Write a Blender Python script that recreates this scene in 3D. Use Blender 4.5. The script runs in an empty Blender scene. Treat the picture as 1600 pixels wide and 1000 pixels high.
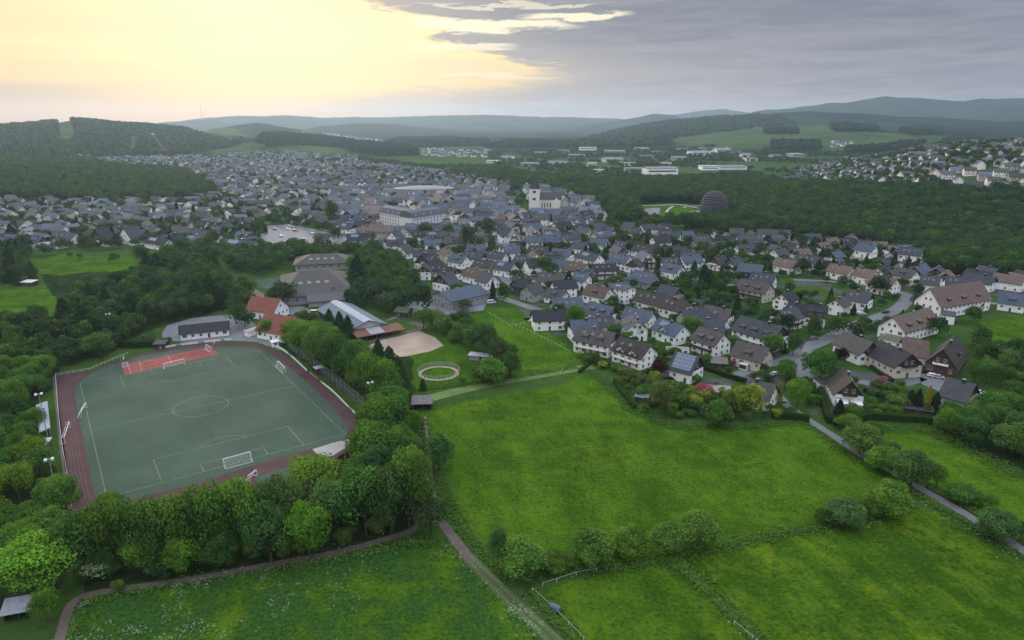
import bpy, bmesh, math, random
import numpy as np
from mathutils import Vector
R=math.radians
S=bpy.context.scene
COL=S.collection
rnd=random.Random(7)
# ---------------------------------------------------------------- camera
F,TILT,HC=1060.0,0.2870,98.0
cam=bpy.data.cameras.new('camera'); co=bpy.data.objects.new('camera',cam); COL.objects.link(co)
cam.sensor_width=36; cam.lens=F/1600*36; cam.clip_start=1; cam.clip_end=60000
co.location=(0,0,HC); co.rotation_euler=(math.pi/2-TILT,0,0); S.camera=co
# ---------------------------------------------------------------- sky
W=bpy.data.worlds.new('World'); S.world=W; W.use_nodes=True
SUN_EL,SUN_AZ=R(13),R(-19)
def build_sky():
    nt=W.node_tree; nt.nodes.clear(); N=nt.nodes; L=nt.links
    def nd(t,**k):
        n=N.new(t)
        for a,b in k.items(): setattr(n,a,b)
        return n
    def put(sock,v):
        if isinstance(v,(int,float)): sock.default_value=v
        elif isinstance(v,(tuple,list)): sock.default_value=tuple(v) if len(v)==len(sock.default_value) else (*v,1)
        else: L.new(v,sock)
    def M(op,a,b=0.0,c=None,clamp=False):
        n=nd('ShaderNodeMath',operation=op,use_clamp=clamp); put(n.inputs[0],a); put(n.inputs[1],b)
        if c is not None: put(n.inputs[2],c)
        return n.outputs[0]
    def ss(x,a,b,o0=0.0,o1=1.0):
        n=nd('ShaderNodeMapRange',interpolation_type='SMOOTHSTEP'); put(n.inputs[0],x)
        for i,v in enumerate((a,b,o0,o1)): put(n.inputs[i+1],v)
        return n.outputs[0]
    def mix(f,a,b,bt='MIX'):
        n=nd('ShaderNodeMix',data_type='RGBA',blend_type=bt); put(n.inputs[0],f); put(n.inputs[6],a); put(n.inputs[7],b); return n.outputs[2]
    def ramp(x,stops,interp='LINEAR'):
        n=nd('ShaderNodeValToRGB'); r=n.color_ramp; r.interpolation=interp
        while len(r.elements)<len(stops): r.elements.new(.5)
        for e,(p,c) in zip(r.elements,stops): e.position=p; e.color=(*c,1) if len(c)==3 else c
        put(n.inputs[0],x); return n.outputs[0]
    tc=nd('ShaderNodeTexCoord'); sep=nd('ShaderNodeSeparateXYZ'); L.new(tc.outputs['Generated'],sep.inputs[0])
    x,y,z=sep.outputs
    a=M('ARCTAN2',x,y); e=M('ARCSINE',z); e0=M('MAXIMUM',e,0.0)
    cv=nd('ShaderNodeCombineXYZ'); put(cv.inputs[0],M('MULTIPLY',a,3.0)); put(cv.inputs[1],M('MULTIPLY',e,16.0))
    def noise(scale,detail=5,rough=.55,off=0.0,sx=1.0,sy=1.0,dist=0.0):
        mp=nd('ShaderNodeMapping'); L.new(cv.outputs[0],mp.inputs[0]); mp.inputs['Location'].default_value=(off,off*.7,off*.3); mp.inputs['Scale'].default_value=(sx,sy,1)
        n=nd('ShaderNodeTexNoise'); L.new(mp.outputs[0],n.inputs[0]); n.inputs['Scale'].default_value=scale; n.inputs['Detail'].default_value=detail; n.inputs['Roughness'].default_value=rough; n.inputs['Distortion'].default_value=dist
        return n.outputs[0]
    n1=noise(1.3,6,.6,3.1,dist=.6); n2=noise(3.2,7,.6,9.0,sy=1.4,dist=.5); n3=noise(1.0,5,.5,21.,sx=.6,sy=1.5)
    # edge of the grey cloud deck as azimuth over elevation
    b=ramp(M('MULTIPLY',e0,4.0),[(0,(.30,)*3),(.10,(.34,)*3),(.155,(.43,)*3),(.20,(.53,)*3),(.245,(.575,)*3),(.30,(.535,)*3),(.36,(.465,)*3),(.42,(.41,)*3),(.50,(.385,)*3),(.56,(.33,)*3),(.63,(.295,)*3),(1,(.1,)*3)])
    d=M('SUBTRACT',a,M('SUBTRACT',b,.5))
    d=M('ADD',d,M('MULTIPLY',M('SUBTRACT',n1,.5),.26)); d=M('ADD',d,M('MULTIPLY',M('SUBTRACT',n2,.5),.26))
    soft=ss(e,0.02,.075,.20,.022)
    mk=nd('ShaderNodeMapRange',interpolation_type='SMOOTHSTEP'); put(mk.inputs[0],d); put(mk.inputs[1],M('MULTIPLY',soft,-1.0)); put(mk.inputs[2],soft)
    mask=mk.outputs[0]
    bright=ramp(M('MULTIPLY',e0,5.0),[(0,(1.0,.48,.18)),(.09,(1.0,.58,.24)),(.22,(1.0,.74,.34)),(.42,(1.0,.86,.44)),(.7,(.97,.81,.45)),(1,(.82,.70,.46))])
    glow=ss(M('ABSOLUTE',M('ADD',a,.30)),0.05,.42,1.0,0.0)
    bright=mix(1.0,bright,mix(glow,(.96,.90,.86),(1.06,1.09,1.12)),'MULTIPLY')
    bright=mix(M('MULTIPLY',ss(n3,.42,.66),.38),bright,(.84,.62,.40)); bright=mix(M('MULTIPLY',ss(n2,.48,.70),.22),bright,(.82,.66,.48))
    band=M('MULTIPLY',ss(M('ABSOLUTE',M('SUBTRACT',e,.030)),.004,.016,1.0,0.0),ss(a,-.42,-.60))
    bright=mix(M('MULTIPLY',band,.85),bright,(.70,.50,.36))
    grey=ramp(M('MULTIPLY',e0,5.0),[(0,(.56,.47,.43)),(.10,(.44,.40,.41)),(.3,(.33,.325,.37)),(.55,(.25,.262,.315)),(.85,(.205,.22,.27)),(1,(.2,.215,.265))])
    rt=ss(a,.15,.62); grey=mix(M('MULTIPLY',rt,.45),grey,(.24,.27,.33))
    grey=mix(ss(n2,.3,.72),mix(1.0,grey,(.84,.85,.88),'MULTIPLY'),mix(1.0,grey,(1.16,1.13,1.10),'MULTIPLY'))
    st=ss(n3,.50,.68); grey=mix(M('MULTIPLY',st,.35),grey,(.42,.40,.42))
    edge=M('MULTIPLY',ss(d,.02,.22,1.0,0.0),.35); grey=mix(edge,grey,(.52,.47,.42))
    base=mix(mask,bright,grey)
    # bright slits in the deck
    def slit(a0,e0_,ra,re,k):
        q=M('ADD',M('POWER',M('DIVIDE',M('SUBTRACT',a,a0),ra),2.0),M('POWER',M('DIVIDE',M('ADD',M('SUBTRACT',e,e0_),M('MULTIPLY',M('SUBTRACT',n2,.5),.030)),re),2.0))
        return M('MULTIPLY',ss(q,.45,1.3,1.0,0.0),k)
    for a0,ee,ra,re,k in ((-.03,.122,.12,.0075,1.0),(.085,.133,.075,.0055,1.0),(-.07,.095,.075,.0035,.8),(.0,.148,.13,.0022,.6),(-.02,.058,.09,.004,.5)):
        base=mix(slit(a0,ee,ra,re,k),base,(1.0,.90,.66))
    q=M('ADD',M('POWER',M('DIVIDE',M('ADD',a,.13),.065),2.0),M('POWER',M('DIVIDE',M('ADD',M('SUBTRACT',e,.017),M('MULTIPLY',M('SUBTRACT',n2,.5),.06)),.016),2.0))
    base=mix(M('MULTIPLY',ss(q,.3,1.2,1.0,0.0),.75),base,(.62,.52,.48))
    # unseen high sky, made brighter than the deck to light ground and walls
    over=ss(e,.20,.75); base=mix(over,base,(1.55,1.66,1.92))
    sky=nd('ShaderNodeTexSky',sky_type='NISHITA'); sky.sun_disc=False; sky.sun_elevation=SUN_EL; sky.sun_rotation=SUN_AZ; sky.dust_density=2
    sc=nd('ShaderNodeVectorMath',operation='SCALE'); L.new(sky.outputs[0],sc.inputs[0]); sc.inputs[3].default_value=.09*.05
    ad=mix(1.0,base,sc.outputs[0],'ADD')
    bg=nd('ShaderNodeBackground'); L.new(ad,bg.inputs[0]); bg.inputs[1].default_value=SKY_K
    out=nd('ShaderNodeOutputWorld'); L.new(bg.outputs[0],out.inputs[0])
SKY_K=1.0
build_sky()
sl=bpy.data.lights.new('sun','SUN'); so=bpy.data.objects.new('sun',sl); COL.objects.link(so)
sl.energy=2.2; sl.angle=R(11); sl.color=(1,.84,.62)
so.rotation_euler=Vector((-math.sin(SUN_AZ)*math.cos(SUN_EL),-math.cos(SUN_AZ)*math.cos(SUN_EL),-math.sin(SUN_EL))).to_track_quat('-Z','Y').to_euler()
S.view_settings.view_transform='Standard'; S.view_settings.look='None'; S.view_settings.gamma=1; S.view_settings.exposure=0.0
S.cycles.max_bounces=5; S.cycles.diffuse_bounces=3; S.cycles.glossy_bounces=2; S.cycles.transmission_bounces=2; S.cycles.volume_bounces=0; S.cycles.transparent_max_bounces=4
# ---------------------------------------------------------------- terrain function
ct,st_=math.cos(TILT),math.sin(TILT)
def interp(u,pts): p=np.array(pts,float); return np.interp(u,p[:,0],p[:,1])
def ang(ypx): return np.arctan((500-ypx)/F)-TILT
def sm(x,a,b): t=np.clip((x-a)/(b-a),0,1); return t*t*(3-2*t)
def vnoise(x,y,s,seed=0):
    x=x/s; y=y/s; xi=np.floor(x); yi=np.floor(y); fx=x-xi; fy=y-yi; fx=fx*fx*(3-2*fx); fy=fy*fy*(3-2*fy)
    def h(a,b): v=np.sin(a*127.1+b*311.7+seed*74.7)*43758.5453; return v-np.floor(v)
    return (h(xi,yi)*(1-fx)+h(xi+1,yi)*fx)*(1-fy)+(h(xi,yi+1)*(1-fx)+h(xi+1,yi+1)*fx)*fy
# ridges: (distance, front width, back width, crest profile as px,py)
RIDGES=[
 (3300,950,600,[(-400,200),(0,197),(60,195),(92,194),(110,192),(150,193),(235,198),(300,203),(380,211),(450,226),(3000,260)]),
 (1500,430,300,[(-400,252),(0,252),(150,256),(200,263),(260,273),(320,290),(350,330),(3000,400)]),
 (2700,480,300,[(-500,260),(250,245),(320,226),(380,215),(430,212),(520,219),(600,225),(660,233),(760,240),(3000,262)]),
 (4600,1000,700,[(-500,230),(280,215),(330,200),(400,192),(520,210),(600,216),(3000,240)]),
 (6200,1100,900,[(-500,230),(430,212),(500,196),(560,193),(620,195),(680,200),(740,207),(800,216),(3000,235)]),
 (9500,1500,2200,[(-500,215),(240,192),(330,184),(430,181),(520,184),(600,183),(690,181),(760,179),(830,183),(900,184),(1000,186),(1060,186),(3000,205)]),
 (7600,1100,1100,[(-500,230),(780,212),(850,205),(900,198),(960,189),(1020,179),(1050,180),(1080,190),(3000,225)]),
 (10900,1500,1500,[(-500,215),(980,190),(1040,182),(1100,172),(1130,171),(1180,178),(1240,186),(3000,205)]),
 (4700,1300,700,[(-500,250),(820,236),(900,222),(960,203),(1040,190),(1110,184),(1190,179),(1260,177),(1400,183),(1600,190),(2300,190)]),
 (8000,1700,1500,[(-500,230),(1120,195),(1180,175),(1260,167),(1320,162),(1380,155),(1430,159),(1500,164),(1530,160),(1600,160),(2300,162)]),
 (3250,900,500,[(-500,262),(960,245),(1050,226),(1120,208),(1200,200),(1300,197),(1420,202),(1520,212),(1600,214),(2300,214)]),
 (1330,520,450,[(-500,300),(1150,300),(1230,282),(1320,256),(1400,240),(1460,228),(1520,221),(1600,217),(2300,205)]),
]
def T(x,y):
    x=np.asarray(x,float); y=np.asarray(y,float)
    r=np.hypot(x,y); yy=np.maximum(y,1e-3); u=np.where(y>1,800+F*(x/yy)/ct,np.where(x<0,-3000,5000)); u=np.clip(u,-3000,5000)
    h=np.zeros_like(r)
    for D,wf,wb,prof in RIDGES:
        H=HC+D*np.tan(ang(interp(u,prof))); H=np.maximum(H,0)*np.where(y>0,1,.3)
        w=np.where(r<D,wf,wb)*(1+.25*(vnoise(x,y,700,D)-.5)); q=(r-D)/w
        h=np.maximum(h,H*np.exp(-q*q*1.1))
    h=h*sm(r,700,1060)
    n=(vnoise(x,y,260,1)-.5)*26+(vnoise(x,y,90,2)-.5)*9
    h=h+n*sm(h,18,90)*sm(r,1600,3500)*.9
    h=np.where(h<.5,h*.0,h-.5)
    # wooded valley on the right
    dv=np.hypot((x-430)/230,(y-560)/150); h=h-14*np.exp(-dv**2*1.2)*sm(dv,1.6,.9)*sm(r,430,560)
    return h
def ray(px,py):
    px=np.asarray(px,float); py=np.asarray(py,float)
    dx=(px-800)/F; dyu=(500-py)/F
    D=np.stack([dx,ct+dyu*st_,-st_+dyu*ct],-1); return D/np.linalg.norm(D,axis=-1,keepdims=True)
def P(px,py):
    """point of the terrain seen along a direction of the photograph"""
    px=np.atleast_1d(np.asarray(px,float)); py=np.atleast_1d(np.asarray(py,float)); d=ray(px,py)
    t=np.where(d[:,2]<-1e-4,HC/np.maximum(-d[:,2],1e-4),1e9); X=d[:,0]*t; Y=d[:,1]*t
    res=np.stack([X,Y,0*X],1)
    far=(np.hypot(X,Y)>430)
    if far.any():
        dd=d[far]; s=np.exp(np.linspace(math.log(300),math.log(12500),420)); out=np.zeros((len(dd),3))
        for c0 in range(0,len(dd),400):
            e=dd[c0:c0+400]; q=e[:,None,:]*s[None,:,None]; below=HC+q[...,2]<T(q[...,0],q[...,1]); i0=np.where(below.any(1),below.argmax(1),len(s)-1); lo=s[np.maximum(i0-1,0)]; hi=s[i0]
            for _ in range(9):
                m_=(lo+hi)/2; q=e*m_[:,None]; b_=HC+q[:,2]<T(q[:,0],q[:,1]); hi=np.where(b_,m_,hi); lo=np.where(b_,lo,m_)
            q=e*hi[:,None]; q[:,2]=T(q[:,0],q[:,1]); out[c0:c0+400]=q
        res[far]=out
    return res
def p1(px,py): return Vector(P(px,py)[0])
def proj(p):
    x,y,z=p[0],p[1],p[2]-HC; d=y*ct-z*st_; return 800+F*x/d,500-F*(y*st_+z*ct)/d
def projn(q):
    x,y,z=q[:,0],q[:,1],q[:,2]-HC; d=np.maximum(y*ct-z*st_,1e-3); return np.stack([800+F*x/d,500-F*(y*st_+z*ct)/d],1)
def inpoly(x,y,poly):
    c=np.zeros(x.shape,bool); n=len(poly); j=n-1
    for i in range(n):
        xi,yi=poly[i]; xj,yj=poly[j]
        if yi!=yj: c^=((yi>y)!=(yj>y))&(x<(xj-xi)*(y-yi)/(yj-yi)+xi)
        j=i
    return c
def wpoly(pts): q=P([a for a,b in pts],[b for a,b in pts]); return [(a[0],a[1]) for a in q]
# ---------------------------------------------------------------- materials
def material(name,rough=.85,spec=.3):
    m=bpy.data.materials.new(name); m.use_nodes=True; nt=m.node_tree; b=nt.nodes['Principled BSDF']; b.inputs['Roughness'].default_value=rough; b.inputs['Specular IOR Level'].default_value=spec
    return m,nt,b
class G:
    def __init__(s,nt): s.nt=nt
    def put(s,k,v):
        if isinstance(v,(int,float)): k.default_value=v
        elif isinstance(v,(tuple,list)): k.default_value=tuple(v) if len(v)==len(k.default_value) else (*v,1)
        else: s.nt.links.new(v,k)
    def nd(s,t,**k):
        n=s.nt.nodes.new(t)
        for a,b in k.items(): setattr(n,a,b)
        return n
    def M(s,op,a,b=0.0,clamp=False):
        n=s.nd('ShaderNodeMath',operation=op,use_clamp=clamp); s.put(n.inputs[0],a); s.put(n.inputs[1],b); return n.outputs[0]
    def ss(s,x,a,b,o0=0.0,o1=1.0):
        n=s.nd('ShaderNodeMapRange',interpolation_type='SMOOTHSTEP'); s.put(n.inputs[0],x)
        for i,v in enumerate((a,b,o0,o1)): s.put(n.inputs[i+1],v)
        return n.outputs[0]
    def mix(s,f,a,b,bt='MIX'):
        n=s.nd('ShaderNodeMix',data_type='RGBA',blend_type=bt); s.put(n.inputs[0],f); s.put(n.inputs[6],a); s.put(n.inputs[7],b); return n.outputs[2]
    def attr(s,name,out='Fac'): n=s.nd('ShaderNodeAttribute',attribute_name=name); return n.outputs[out]
    def pos(s): return s.nd('ShaderNodeNewGeometry').outputs['Position']
    def objc(s): return s.nd('ShaderNodeTexCoord').outputs['Object']
    def ocol(s): return s.nd('ShaderNodeObjectInfo').outputs['Color']
    def orand(s): return s.nd('ShaderNodeObjectInfo').outputs['Random']
    def noise(s,vec,scale,detail=3,rough=.55,sc=(1,1,1),rot=0,out=0,dist=0.0):
        if sc!=(1,1,1) or rot:
            mp=s.nd('ShaderNodeMapping'); s.put(mp.inputs[0],vec); mp.vector_type='TEXTURE'; mp.inputs['Scale'].default_value=tuple(1/q for q in sc); mp.inputs['Rotation'].default_value=(0,0,rot); vec=mp.outputs[0]
        n=s.nd('ShaderNodeTexNoise'); s.put(n.inputs[0],vec); n.inputs['Scale'].default_value=scale; n.inputs['Detail'].default_value=detail; n.inputs['Roughness'].default_value=rough; n.inputs['Distortion'].default_value=dist
        return n.outputs[out]
    def bump(s,b,h,st=.5,dist=.1):
        n=s.nd('ShaderNodeBump'); n.inputs['Strength'].default_value=st; n.inputs['Distance'].default_value=dist; s.put(n.inputs['Height'],h); s.put(b.inputs['Normal'],n.outputs[0])
def simple(name,col,rough=.8,var=.15,scale=1.5,spec=.3,metal=0,tint=False,fine=12,world=False):
    m,nt,b=material(name,rough,spec); g=G(nt); v=g.pos() if world else g.objc()
    n=g.noise(v,scale,4); n2=g.noise(v,fine,2)
    c=g.ocol() if tint else col
    if tint and col is not None: c=g.mix(1.0,g.ocol(),col,'MULTIPLY')
    lo=g.mix(1.0,c,(1-var*1.6,)*3,'MULTIPLY'); hi=g.mix(1.0,c,(1+var,)*3,'MULTIPLY')
    f=g.M('ADD',g.M('MULTIPLY',n,.65),g.M('MULTIPLY',n2,.35)); g.put(b.inputs['Base Color'],g.mix(g.ss(f,.3,.7),lo,hi)); b.inputs['Metallic'].default_value=metal
    return m
MT={}
MT['plaster']=simple('plaster',None,.9,.07,.6,.2,tint=True)
MT['timber']=simple('timber',None,.85,.18,1.2,.2,tint=True)
MT['trim']=simple('white_trim',(.62,.62,.62),.6,.05)
MT['frame']=simple('window_frame',(.55,.55,.55),.5,.05)
MT['dark']=simple('dark_paint',(.035,.035,.04),.6,.2)
MT['brick']=simple('brick',(.16,.07,.05),.85,.2,3)
MT['metal']=simple('galvanised_metal',(.34,.36,.38),.45,.12,metal=.3)
MT['whitepaint']=simple('white_paint',(.72,.74,.76),.5,.05)
MT['wood']=simple('weathered_wood',(.11,.095,.08),.85,.2,3)
MT['rubber']=simple('rubber',(.02,.02,.02),.8,.1)
MT['fabric']=simple('awning_fabric',(.68,.68,.70),.8,.05)
MT['bark']=simple('bark',(.075,.06,.045),.95,.3,3)
MT['stone']=simple('stone',(.30,.29,.27),.9,.2,1)
def glassmat(name,col,rough=.12):
    m,nt,b=material(name,rough,.6); b.inputs['Base Color'].default_value=(*col,1); return m
MT['glass']=glassmat('window_glass',(.035,.042,.055)); MT['carglass']=glassmat('car_glass',(.02,.025,.03),.08)
def roofmat():
    m,nt,b=material('roof_slate',.8,.18); g=G(nt); v=g.objc()
    n=g.noise(v,.7,4); n2=g.noise(v,6,2)
    w=g.nd('ShaderNodeTexWave',wave_type='BANDS',bands_direction='Z'); g.put(w.inputs[0],v); w.inputs['Scale'].default_value=2.4; w.inputs['Distortion'].default_value=.4
    f=g.M('ADD',g.M('MULTIPLY',n,.5),g.M('MULTIPLY',n2,.5)); c=g.ocol()
    c=g.mix(g.ss(f,.32,.68),g.mix(1.0,c,(.72,.72,.74),'MULTIPLY'),g.mix(1.0,c,(1.22,1.2,1.17),'MULTIPLY'))
    c=g.mix(g.M('MULTIPLY',w.outputs[1],.18),c,g.mix(1.0,c,(.5,.5,.5),'MULTIPLY'))
    moss=g.ss(g.noise(v,.35,5),.62,.75); c=g.mix(g.M('MULTIPLY',moss,.25),c,(.10,.095,.06)); g.put(b.inputs['Base Color'],c); g.bump(b,w.outputs[1],.35,.05); return m
MT['roof']=roofmat()
def solarmat():
    m,nt,b=material('solar_cells',.12,.7); g=G(nt); n=g.nd('ShaderNodeTexBrick'); n.offset=0; g.put(n.inputs[0],g.nd('ShaderNodeTexCoord').outputs['UV']); 
    n.inputs['Color1'].default_value=(.045,.075,.13,1); n.inputs['Color2'].default_value=(.055,.085,.145,1); n.inputs['Mortar'].default_value=(.35,.38,.42,1); n.inputs['Scale'].default_value=1; n.inputs['Mortar Size'].default_value=.035; n.inputs['Brick Width'].default_value=1.0; n.inputs['Row Height'].default_value=1.55
    g.put(b.inputs['Base Color'],n.outputs[0]); return m
MT['solar']=solarmat()
def asphalt(name,col,var=.2):
    m,nt,b=material(name,.9,.25); g=G(nt); v=g.pos(); n=g.noise(v,.12,5); n2=g.noise(v,1.6,4,.7)
    f=g.M('ADD',g.M('MULTIPLY',n,.5),g.M('MULTIPLY',n2,.5)); g.put(b.inputs['Base Color'],g.mix(g.ss(f,.3,.7),tuple(x*(1-var) for x in col),tuple(x*(1+var) for x in col))); return m
MT['asphalt']=asphalt('asphalt',(.135,.137,.15)); MT['yard']=asphalt('yard_asphalt',(.15,.155,.17)); MT['gravel']=asphalt('gravel',(.105,.082,.072),.35); MT['sand']=asphalt('riding_sand',(.30,.235,.185),.25)
MT['track']=asphalt('track_tartan',(.062,.028,.031),.3); MT['court']=asphalt('court_rubber',(.20,.045,.040),.18); MT['concrete']=asphalt('concrete',(.30,.285,.27),.15)
MT['line']=asphalt('line_paint',(.34,.33,.33),.2); MT['yline']=asphalt('yellow_line_paint',(.17,.20,.09),.4); MT['lane']=asphalt('lane_paint',(.13,.09,.09),.4)
def turfmat():
    m,nt,b=material('artificial_turf',.95,.1); g=G(nt); v=g.pos(); n=g.noise(v,.045,4); n2=g.noise(v,.9,6,.75); n3=g.noise(v,.10,4,sc=(1,.25,1),rot=.6)
    f=g.M('ADD',g.M('ADD',g.M('MULTIPLY',n,.4),g.M('MULTIPLY',n2,.4)),g.M('MULTIPLY',n3,.2)); g.put(b.inputs['Base Color'],g.mix(g.ss(f,.36,.64),(.040,.065,.046),(.063,.096,.068))); return m
MT['turf']=turfmat()
def foliage(name,col,dead=.0,tint=True,hueshift=.5):
    m=bpy.data.materials.new(name); m.use_nodes=True; nt=m.node_tree; nt.nodes.remove(nt.nodes['Principled BSDF']); g=G(nt); out=nt.nodes['Material Output']
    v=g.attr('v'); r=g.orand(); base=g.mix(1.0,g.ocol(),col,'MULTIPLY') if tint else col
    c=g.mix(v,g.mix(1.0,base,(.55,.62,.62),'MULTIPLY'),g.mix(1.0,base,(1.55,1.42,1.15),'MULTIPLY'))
    c=g.mix(1.0,c,g.mix(r,(.80,.86,1.0),(1.18,1.10,.92)),'MULTIPLY')
    d=g.nd('ShaderNodeBsdfDiffuse'); g.put(d.inputs[0],c); t=g.nd('ShaderNodeBsdfTranslucent'); g.put(t.inputs[0],g.mix(1.0,c,(1.3,1.3,.6),'MULTIPLY'))
    mx=g.nd('ShaderNodeMixShader'); mx.inputs[0].default_value=.3; nt.links.new(d.outputs[0],mx.inputs[1]); nt.links.new(t.outputs[0],mx.inputs[2]); nt.links.new(mx.outputs[0],out.inputs[0]); return m
MT['leaf']=foliage('leaves',(1,1,1))
# ---------------------------------------------------------------- mesh helpers
def mkobj(name,verts,faces,mats,parent=None,mi=None,smooth=False,color=None,loc=None,rot=None):
    me=bpy.data.meshes.new(name); me.from_pydata([tuple(v) for v in verts],[],faces)
    for m in (mats if isinstance(mats,(list,tuple)) else [mats]): me.materials.append(m)
    if mi: me.polygons.foreach_set('material_index',mi)
    if smooth: me.polygons.foreach_set('use_smooth',[True]*len(faces))
    me.update(); o=bpy.data.objects.new(name,me); COL.objects.link(o)
    if parent: o.parent=parent
    if color: o.color=(*color,1)
    if loc is not None: o.location=loc
    if rot is not None: o.rotation_euler=rot
    return o
def ref(name,me,parent,loc=(0,0,0),rz=0,scale=None,color=None,rot=None):
    o=bpy.data.objects.new(name,me); COL.objects.link(o); o.parent=parent; o.location=loc; o.rotation_euler=rot or (0,0,rz)
    if scale: o.scale=scale
    if color: o.color=(*color,1)
    return o
class MB:
    def __init__(s): s.v=[];s.f=[];s.mi=[]
    def add(s,vs,fs,m=0):
        n=len(s.v); s.v+=[tuple(a) for a in vs]; s.f+=[tuple(i+n for i in f) for f in fs]; s.mi+=[m]*len(fs); return s
    def box(s,x0,x1,y0,y1,z0,z1,m=0):
        return s.add([(x0,y0,z0),(x1,y0,z0),(x1,y1,z0),(x0,y1,z0),(x0,y0,z1),(x1,y0,z1),(x1,y1,z1),(x0,y1,z1)],[(0,3,2,1),(4,5,6,7),(0,1,5,4),(1,2,6,5),(2,3,7,6),(3,0,4,7)],m)
    def bar(s,a,b,r,m=0,n=6,r2=None):
        a=Vector(a);b=Vector(b); d=(b-a).normalized(); u=d.cross(Vector((0,0,1)) if abs(d.z)<.9 else Vector((1,0,0))).normalized(); w=d.cross(u); r2=r if r2 is None else r2
        vs=[a+(u*math.cos(t)+w*math.sin(t))*r for t in [2*math.pi*i/n for i in range(n)]]+[b+(u*math.cos(t)+w*math.sin(t))*r2 for t in [2*math.pi*i/n for i in range(n)]]
        return s.add(vs,[(i,(i+1)%n,n+(i+1)%n,n+i) for i in range(n)]+[tuple(range(n))[::-1],tuple(range(n,2*n))],m)
    def prism(s,prof,x0,x1,m=0,axis='x'):
        n=len(prof)
        if axis=='x': vs=[(x0,a,b) for a,b in prof]+[(x1,a,b) for a,b in prof]
        else: vs=[(a,x0,b) for a,b in prof]+[(a,x1,b) for a,b in prof]
        return s.add(vs,[(i,(i+1)%n,n+(i+1)%n,n+i) for i in range(n)]+[tuple(range(n))[::-1],tuple(range(n,2*n))],m)
    def mesh(s,name,mats):
        me=bpy.data.meshes.new(name); me.from_pydata(s.v,[],s.f)
        for m in (mats if isinstance(mats,(list,tuple)) else [mats]): me.materials.append(m)
        me.polygons.foreach_set('material_index',s.mi); me.update(); return me
    def obj(s,name,mats,parent=None,color=None,loc=None,rot=None,smooth=False):
        o=mkobj(name,s.v,s.f,mats,parent,s.mi,smooth,color,loc,rot); return o
def empty(name,loc,rz=0):
    o=bpy.data.objects.new(name,None); COL.objects.link(o); o.location=loc; o.rotation_euler=(0,0,rz); return o
def tag(o,label=None,cat=None,group=None,kind=None):
    if label: o['label']=label
    if cat: o['category']=cat
    if group: o['group']=group
    if kind: o['kind']=kind
    return o
LAYER=[0]
def sheet(name,pts,mat,level,kind='structure',label=None):
    """flat ground sheet from photo outline; level in 4 mm steps"""
    q=P([a for a,b in pts],[b for a,b in pts]); bm=bmesh.new(); vs=[bm.verts.new((a[0],a[1],.004*level)) for a in q]; f=bm.faces.new(vs); f.normal_update()
    if f.normal.z<0: f.normal_flip()
    bmesh.ops.triangulate(bm,faces=[f]); me=bpy.data.meshes.new(name); bm.to_mesh(me); bm.free(); me.materials.append(mat); o=bpy.data.objects.new(name,me); COL.objects.link(o); tag(o,label,kind=kind); return o
def smoothline(pts,n=6):
    p=[Vector(a) for a in pts]; out=[]
    for i in range(len(p)-1):
        a=p[max(i-1,0)];b=p[i];c=p[i+1];d=p[min(i+2,len(p)-1)]
        for k in range(n):
            t=k/n; out.append(.5*((2*b)+(c-a)*t+(2*a-5*b+4*c-d)*t*t+(3*b-a-3*c+d)*t**3))
    out.append(p[-1]); return out
def strip_geo(line,w,z):
    vs=[];fs=[]
    for i,p in enumerate(line):
        a=line[max(i-1,0)];b=line[min(i+1,len(line)-1)]; d=(b-a); d.z=0; d.normalize(); nrm=Vector((-d.y,d.x,0))*w/2
        for s in (1,-1): q=p+nrm*s; vs.append((q.x,q.y,(float(T(q.x,q.y))+.25 if math.hypot(q.x,q.y)>700 else 0)+z))
    for i in range(len(line)-1): fs.append((2*i,2*i+1,2*i+3,2*i+2))
    return vs,fs
ROADS=[]
def strip(name,pts,w,mat,level,kind='structure',label=None,road=True):
    q=P([a for a,b in pts],[b for a,b in pts]); line=smoothline([tuple(a) for a in q])
    vs,fs=strip_geo(line,w,.004*level); o=mkobj(name,vs,[f[::-1] for f in fs],mat); tag(o,label,kind=kind)
    if road: ROADS.append((line,w))
    return o
# ---------------------------------------------------------------- ground
MEADOWS={ # name: (outline in photo pixels, channel)
'central':[(655,640),(720,628),(860,605),(925,582),(950,603),(985,640),(1050,668),(1150,668),(1265,660),(1310,700),(1345,718),(1400,748),(1430,778),(1400,800),(1290,818),(1180,840),(1090,862),(980,882),(850,895),(790,892),(745,850),(712,800),(700,740),(672,690)],
'southwest':[(118,945),(250,915),(400,893),(520,873),(640,848),(690,846),(735,885),(800,945),(850,1000),(930,1090),(60,1090),(100,1000)],
'south':[(835,925),(900,908),(1040,877),(1100,922),(1180,1000),(1250,1090),(960,1090),(905,1000)],
'southeast':[(1055,874),(1180,846),(1300,825),(1430,795),(1470,800),(1600,882),(1750,970),(1800,1090),(1270,1090),(1110,928)],
'east':[(1375,668),(1440,668),(1500,693),(1600,750),(1750,820),(1800,900),(1700,905),(1600,845),(1500,785),(1440,750),(1385,705)],
'horses':[(632,560),(700,545),(720,520),(755,480),(800,480),(890,522),(905,560),(880,575),(700,618),(650,615),(635,595)],
'west':[(-60,452),(85,452),(112,462),(90,505),(30,512),(-60,505)],
'northwest':[(45,405),(100,398),(205,402),(222,420),(168,443),(88,447)],
'school':[(1532,502),(1600,496),(1800,505),(1800,640),(1600,565),(1525,535)],
'garden':[(1205,432),(1300,445),(1330,458),(1300,470),(1210,455)],
'lawn':[(855,470),(905,478),(900,486),(850,480)],
'visitor_lawn':[(985,322),(1062,318),(1100,328),(1095,345),(1050,352),(1000,346)],
'arena_grass':[(630,545),(700,530),(740,560),(700,590),(640,585)],
}
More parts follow.
